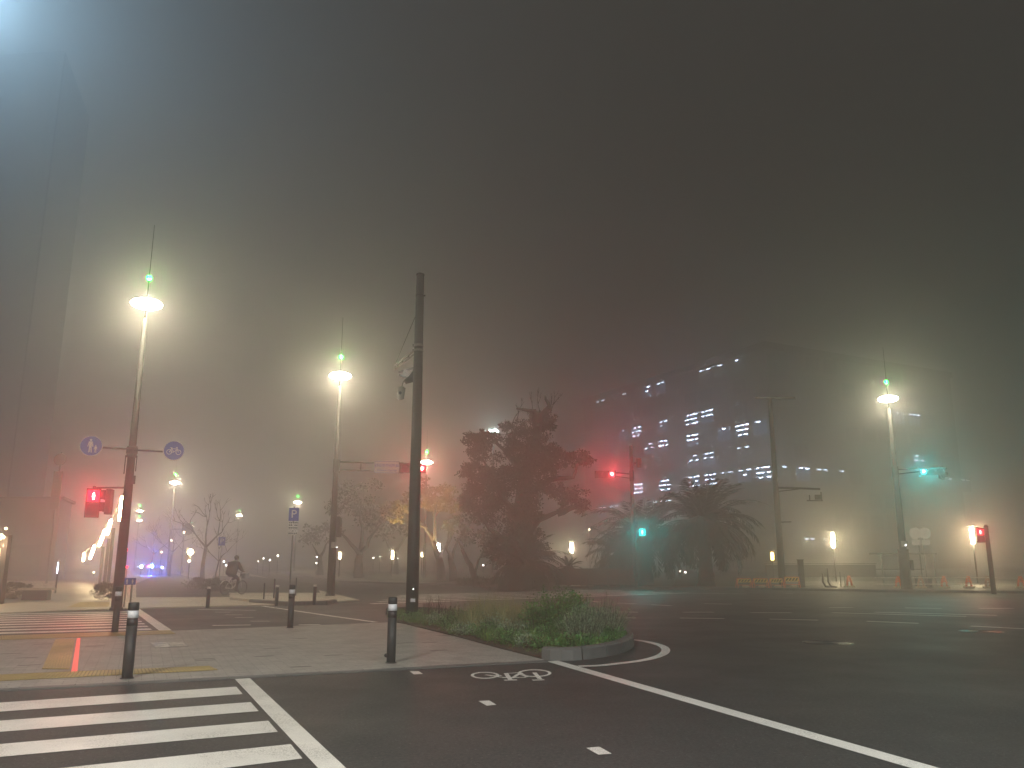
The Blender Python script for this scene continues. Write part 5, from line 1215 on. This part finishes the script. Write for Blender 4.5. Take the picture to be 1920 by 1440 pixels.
# brown fence panel below the left palm
a, b = A(1042, 1090, 46.8), A(1187, 1090, 46.8); t = thing('fence_panel', 'long brown board fence between the thin young palm and the brown signal pole', 'fence', (a.x, 46.8, .126)); w = b.x - a.x; h_ = A(1100, 1066, 46.8).z - .126
part('panel', MB().box((w / 2, 0, h_ / 2 + .05), (w, .04, h_ - .1)), mat('brown_board', (.10, .045, .03), .8, var=.25, scale=5), t)
for k in range(7): part('post', MB().box((k * w / 6, -.045, h_ / 2), (.05, .05, h_ + .03)), M_pole_brown, t)
part('rail', MB().box((w / 2, -.04, h_ - .02), (w, .03, .05)), M_pole_brown, t)
for px, y0, lb in ((987, 1058, 'thin pale stake at the foot of the big tree, right side'), (1103, 1064, 'thin stake in front of the brown board fence, left one'), (1141, 1068, 'thin stake in front of the brown board fence, right one')):
    g = A(px, 1105, 46.6); o = part('marker_stake', MB().tube([(0, 0, 0), (0, 0, A(px, y0, 46.6).z - .15), (0, 0, A(px, y0, 46.6).z - .12)], [.03, .025, .01], 7), M_pole_brown); o.location = (g.x, 46.5, .05 if False else .0); tag(o, lb, 'stake', 'stakes along the park edge')

# ---------------------------------------------------------------- cyclist and bicycle
def skinned(name, verts, edges, rad, m, parent, sub=1, root=0):
    me = bpy.data.meshes.new(name); me.from_pydata([Vector(v) for v in verts], edges, []); o = bpy.data.objects.new(name, me); COL.objects.link(o)
    md = o.modifiers.new("skin", 'SKIN'); sv = me.skin_vertices[0].data
    for i, r_ in enumerate(rad): sv[i].radius = r_ if hasattr(r_, '__len__') else (r_, r_); sv[i].use_root = (i == root)
    md.use_smooth_shade = True
    s_ = o.modifiers.new("sub", 'SUBSURF'); s_.levels = sub; s_.render_levels = sub
    dg = bpy.context.evaluated_depsgraph_get(); me2 = bpy.data.meshes.new_from_object(o.evaluated_get(dg)); o.modifiers.clear(); o.data = me2; bpy.data.meshes.remove(me)
    me2.name = name; me2.materials.clear(); me2.materials.append(m)
    if parent: o.parent = parent
    return o
g = G(437, 1117); D_ = g.y
M_coat = mat('dark_olive_coat', (.045, .04, .032), .85, var=.2, scale=6); M_trou = mat('dark_trousers', (.03, .03, .035), .85); M_skin = mat('skin', (.42, .26, .19), .6)
# the bicycle rolls towards the right and away; +x is its forward direction
ang = 1.1
bk = thing('bicycle', 'city bicycle with pale frame ridden by the person in a dark coat', 'bicycle', (g.x, g.y, .045), ang)
RW = .31
for x in (-.50, .52):
    w_ = part('wheel', MB().torus((x, 0, RW), RW - .02, .02, 1, 32, 6, Matrix.Rotation(math.pi / 2, 3, 'X')), M_dark, bk)
    sp2 = MB()
    for k in range(12): aa = k * math.pi / 6; sp2.tube([(x, 0, RW), (x + math.cos(aa) * (RW - .03), 0, RW + math.sin(aa) * (RW - .03))], .0025, 3)
    part('spokes', sp2, M_grey, w_)
M_bf = mat('bike_frame', (.62, .62, .58), .35, .2)
part('frame', MB().tube([(-.50, 0, RW), (-.06, 0, .28), (.36, 0, .66), (.40, 0, .80)], .018, 8).tube([(-.50, 0, RW), (-.22, 0, .70)], .014, 8).tube([(-.06, 0, .28), (-.24, 0, .80)], .016, 8).tube([(-.18, 0, .60), (.36, 0, .68)], .015, 8).tube([(.38, 0, .72), (.52, .03, RW)], .014, 8), M_bf, bk)
part('fender', MB().tube([(-.50 + (RW + .03) * math.cos(a_), 0, RW + (RW + .03) * math.sin(a_)) for a_ in [.5 + .3 * k for k in range(8)]], .022, 6), M_bf, bk)
part('handlebar', MB().tube([(.40, 0, .80), (.40, 0, .98)], .014, 8).tube([(.22, -.27, 1.0), (.38, -.2, 1.0), (.42, 0, .98), (.38, .2, 1.0), (.22, .27, 1.0)], .013, 8), M_dark, bk)
part('saddle', MB().sphere((-.25, 0, .83), .12, 12, 8, (1.1, .7, .35)), M_dark, bk)
part('basket', MB().box((.62, 0, .82), (.28, .34, .22), bev=.03), mat('basket_wire', (.3, .3, .3), .4, .5), bk)
part('crank', MB().tube([(-.06, -.05, .28), (.06, -.05, .17)], .010, 6).tube([(-.06, .05, .28), (-.18, .05, .39)], .010, 6).box((.06, -.11, .17), (.10, .09, .025)).box((-.18, .11, .39), (.10, .09, .025)), M_dark, bk)
part('tail_light', MB().box((-.84, 0, .60), (.02, .06, .05)), M_red, bk) if False else None
pr = thing('person', 'person in a dark hooded coat riding a bicycle away across the paving', 'person', (g.x, g.y, .045), ang)
V = [(-.22, 0, .93), (-.16, 0, 1.12), (-.05, 0, 1.34), (0.0, 0, 1.44), (.04, 0, 1.52), (.07, 0, 1.63), (.08, 0, 1.70),
     (-.20, -.10, .90), (.14, -.13, .68), (.03, -.12, .25), (.12, -.12, .20), (-.20, .10, .90), (.20, .13, .80), (-.16, .12, .48), (-.07, .12, .43),
     (-.03, -.20, 1.36), (.10, -.28, 1.13), (.26, -.27, 1.02), (-.03, .20, 1.36), (.10, .28, 1.13), (.26, .27, 1.02)]
E_ = [(0, 1), (1, 2), (2, 3), (3, 4), (4, 5), (5, 6), (0, 7), (7, 8), (8, 9), (9, 10), (0, 11), (11, 12), (12, 13), (13, 14), (2, 15), (15, 16), (16, 17), (2, 18), (18, 19), (19, 20)]
rad = [(.17, .15), (.17, .15), (.18, .14), .08, .065, .095, .07, .10, .075, .045, .03, .10, .075, .045, .03, .075, .055, .03, .075, .055, .03]
skinned('body', V, E_, rad, M_trou, pr, 2)
skinned('coat', [(-.26, 0, .80), (-.20, 0, 1.0), (-.12, 0, 1.2), (-.05, 0, 1.36), (-.01, 0, 1.45), (-.04, -.22, 1.36), (.09, -.29, 1.13), (.22, -.27, 1.04), (-.04, .22, 1.36), (.09, .29, 1.13), (.22, .27, 1.04)],
        [(0, 1), (1, 2), (2, 3), (3, 4), (3, 5), (5, 6), (6, 7), (3, 8), (8, 9), (9, 10)], [(.27, .25), (.27, .25), (.26, .23), (.22, .17), .11, .12, .09, .055, .12, .09, .055], M_coat, pr, 2)
part('head', MB().sphere((.075, 0, 1.61), .095, 14, 10, (1.05, .85, 1.2)), M_skin, pr)
part('hair', MB().sphere((.055, 0, 1.645), .105, 14, 10, (1.05, .92, 1.0)), mat('dark_hair', (.015, .012, .01), .6), pr)
for s_ in (-1, 1):
    hm_ = MB()
    hm_.sphere((.26, s_ * .27, 1.02), .035, 8, 6, (1.3, .9, .7))
    for k in range(4): hm_.tube([(.275, s_ * .27 + (k - 1.5) * .018, 1.03), (.305, s_ * .27 + (k - 1.5) * .018, 1.015), (.30, s_ * .27 + (k - 1.5) * .018, .985)], [.009, .009, .007], 6)
    hm_.tube([(.25, s_ * .27 - s_ * .03, 1.0), (.28, s_ * .27 - s_ * .035, .985)], [.010, .008], 6)
    part('hand', hm_, M_skin, pr)
part('scarf', MB().torus((.03, 0, 1.47), .09, .035, 1, 16, 8), mat('pale_scarf', (.35, .32, .28), .8), pr)
for x, y, z in ((.08, -.12, .20), (-.11, .12, .42)): part('shoe', MB().sphere((x + .03, y, z), .06, 10, 6, (1.9, .75, .6)), M_dark, pr)
# ---------------------------------------------------------------- fog
hz = bpy.data.materials.new('fog'); hz.use_nodes = True; nt = hz.node_tree; nt.nodes.clear()
ho = nt.nodes.new("ShaderNodeOutputMaterial"); pv = nt.nodes.new("ShaderNodeVolumePrincipled")
pv.inputs["Color"].default_value = (0.96, 0.96, 0.96, 1); pv.inputs["Density"].default_value = 0.0125; pv.inputs["Anisotropy"].default_value = 0.80
nt.links.new(pv.outputs[0], ho.inputs["Volume"])
hm = MB().box((0, 110, 39.5), (460, 460, 81.0))
h = struct('haze', hm, hz, kind='stuff')
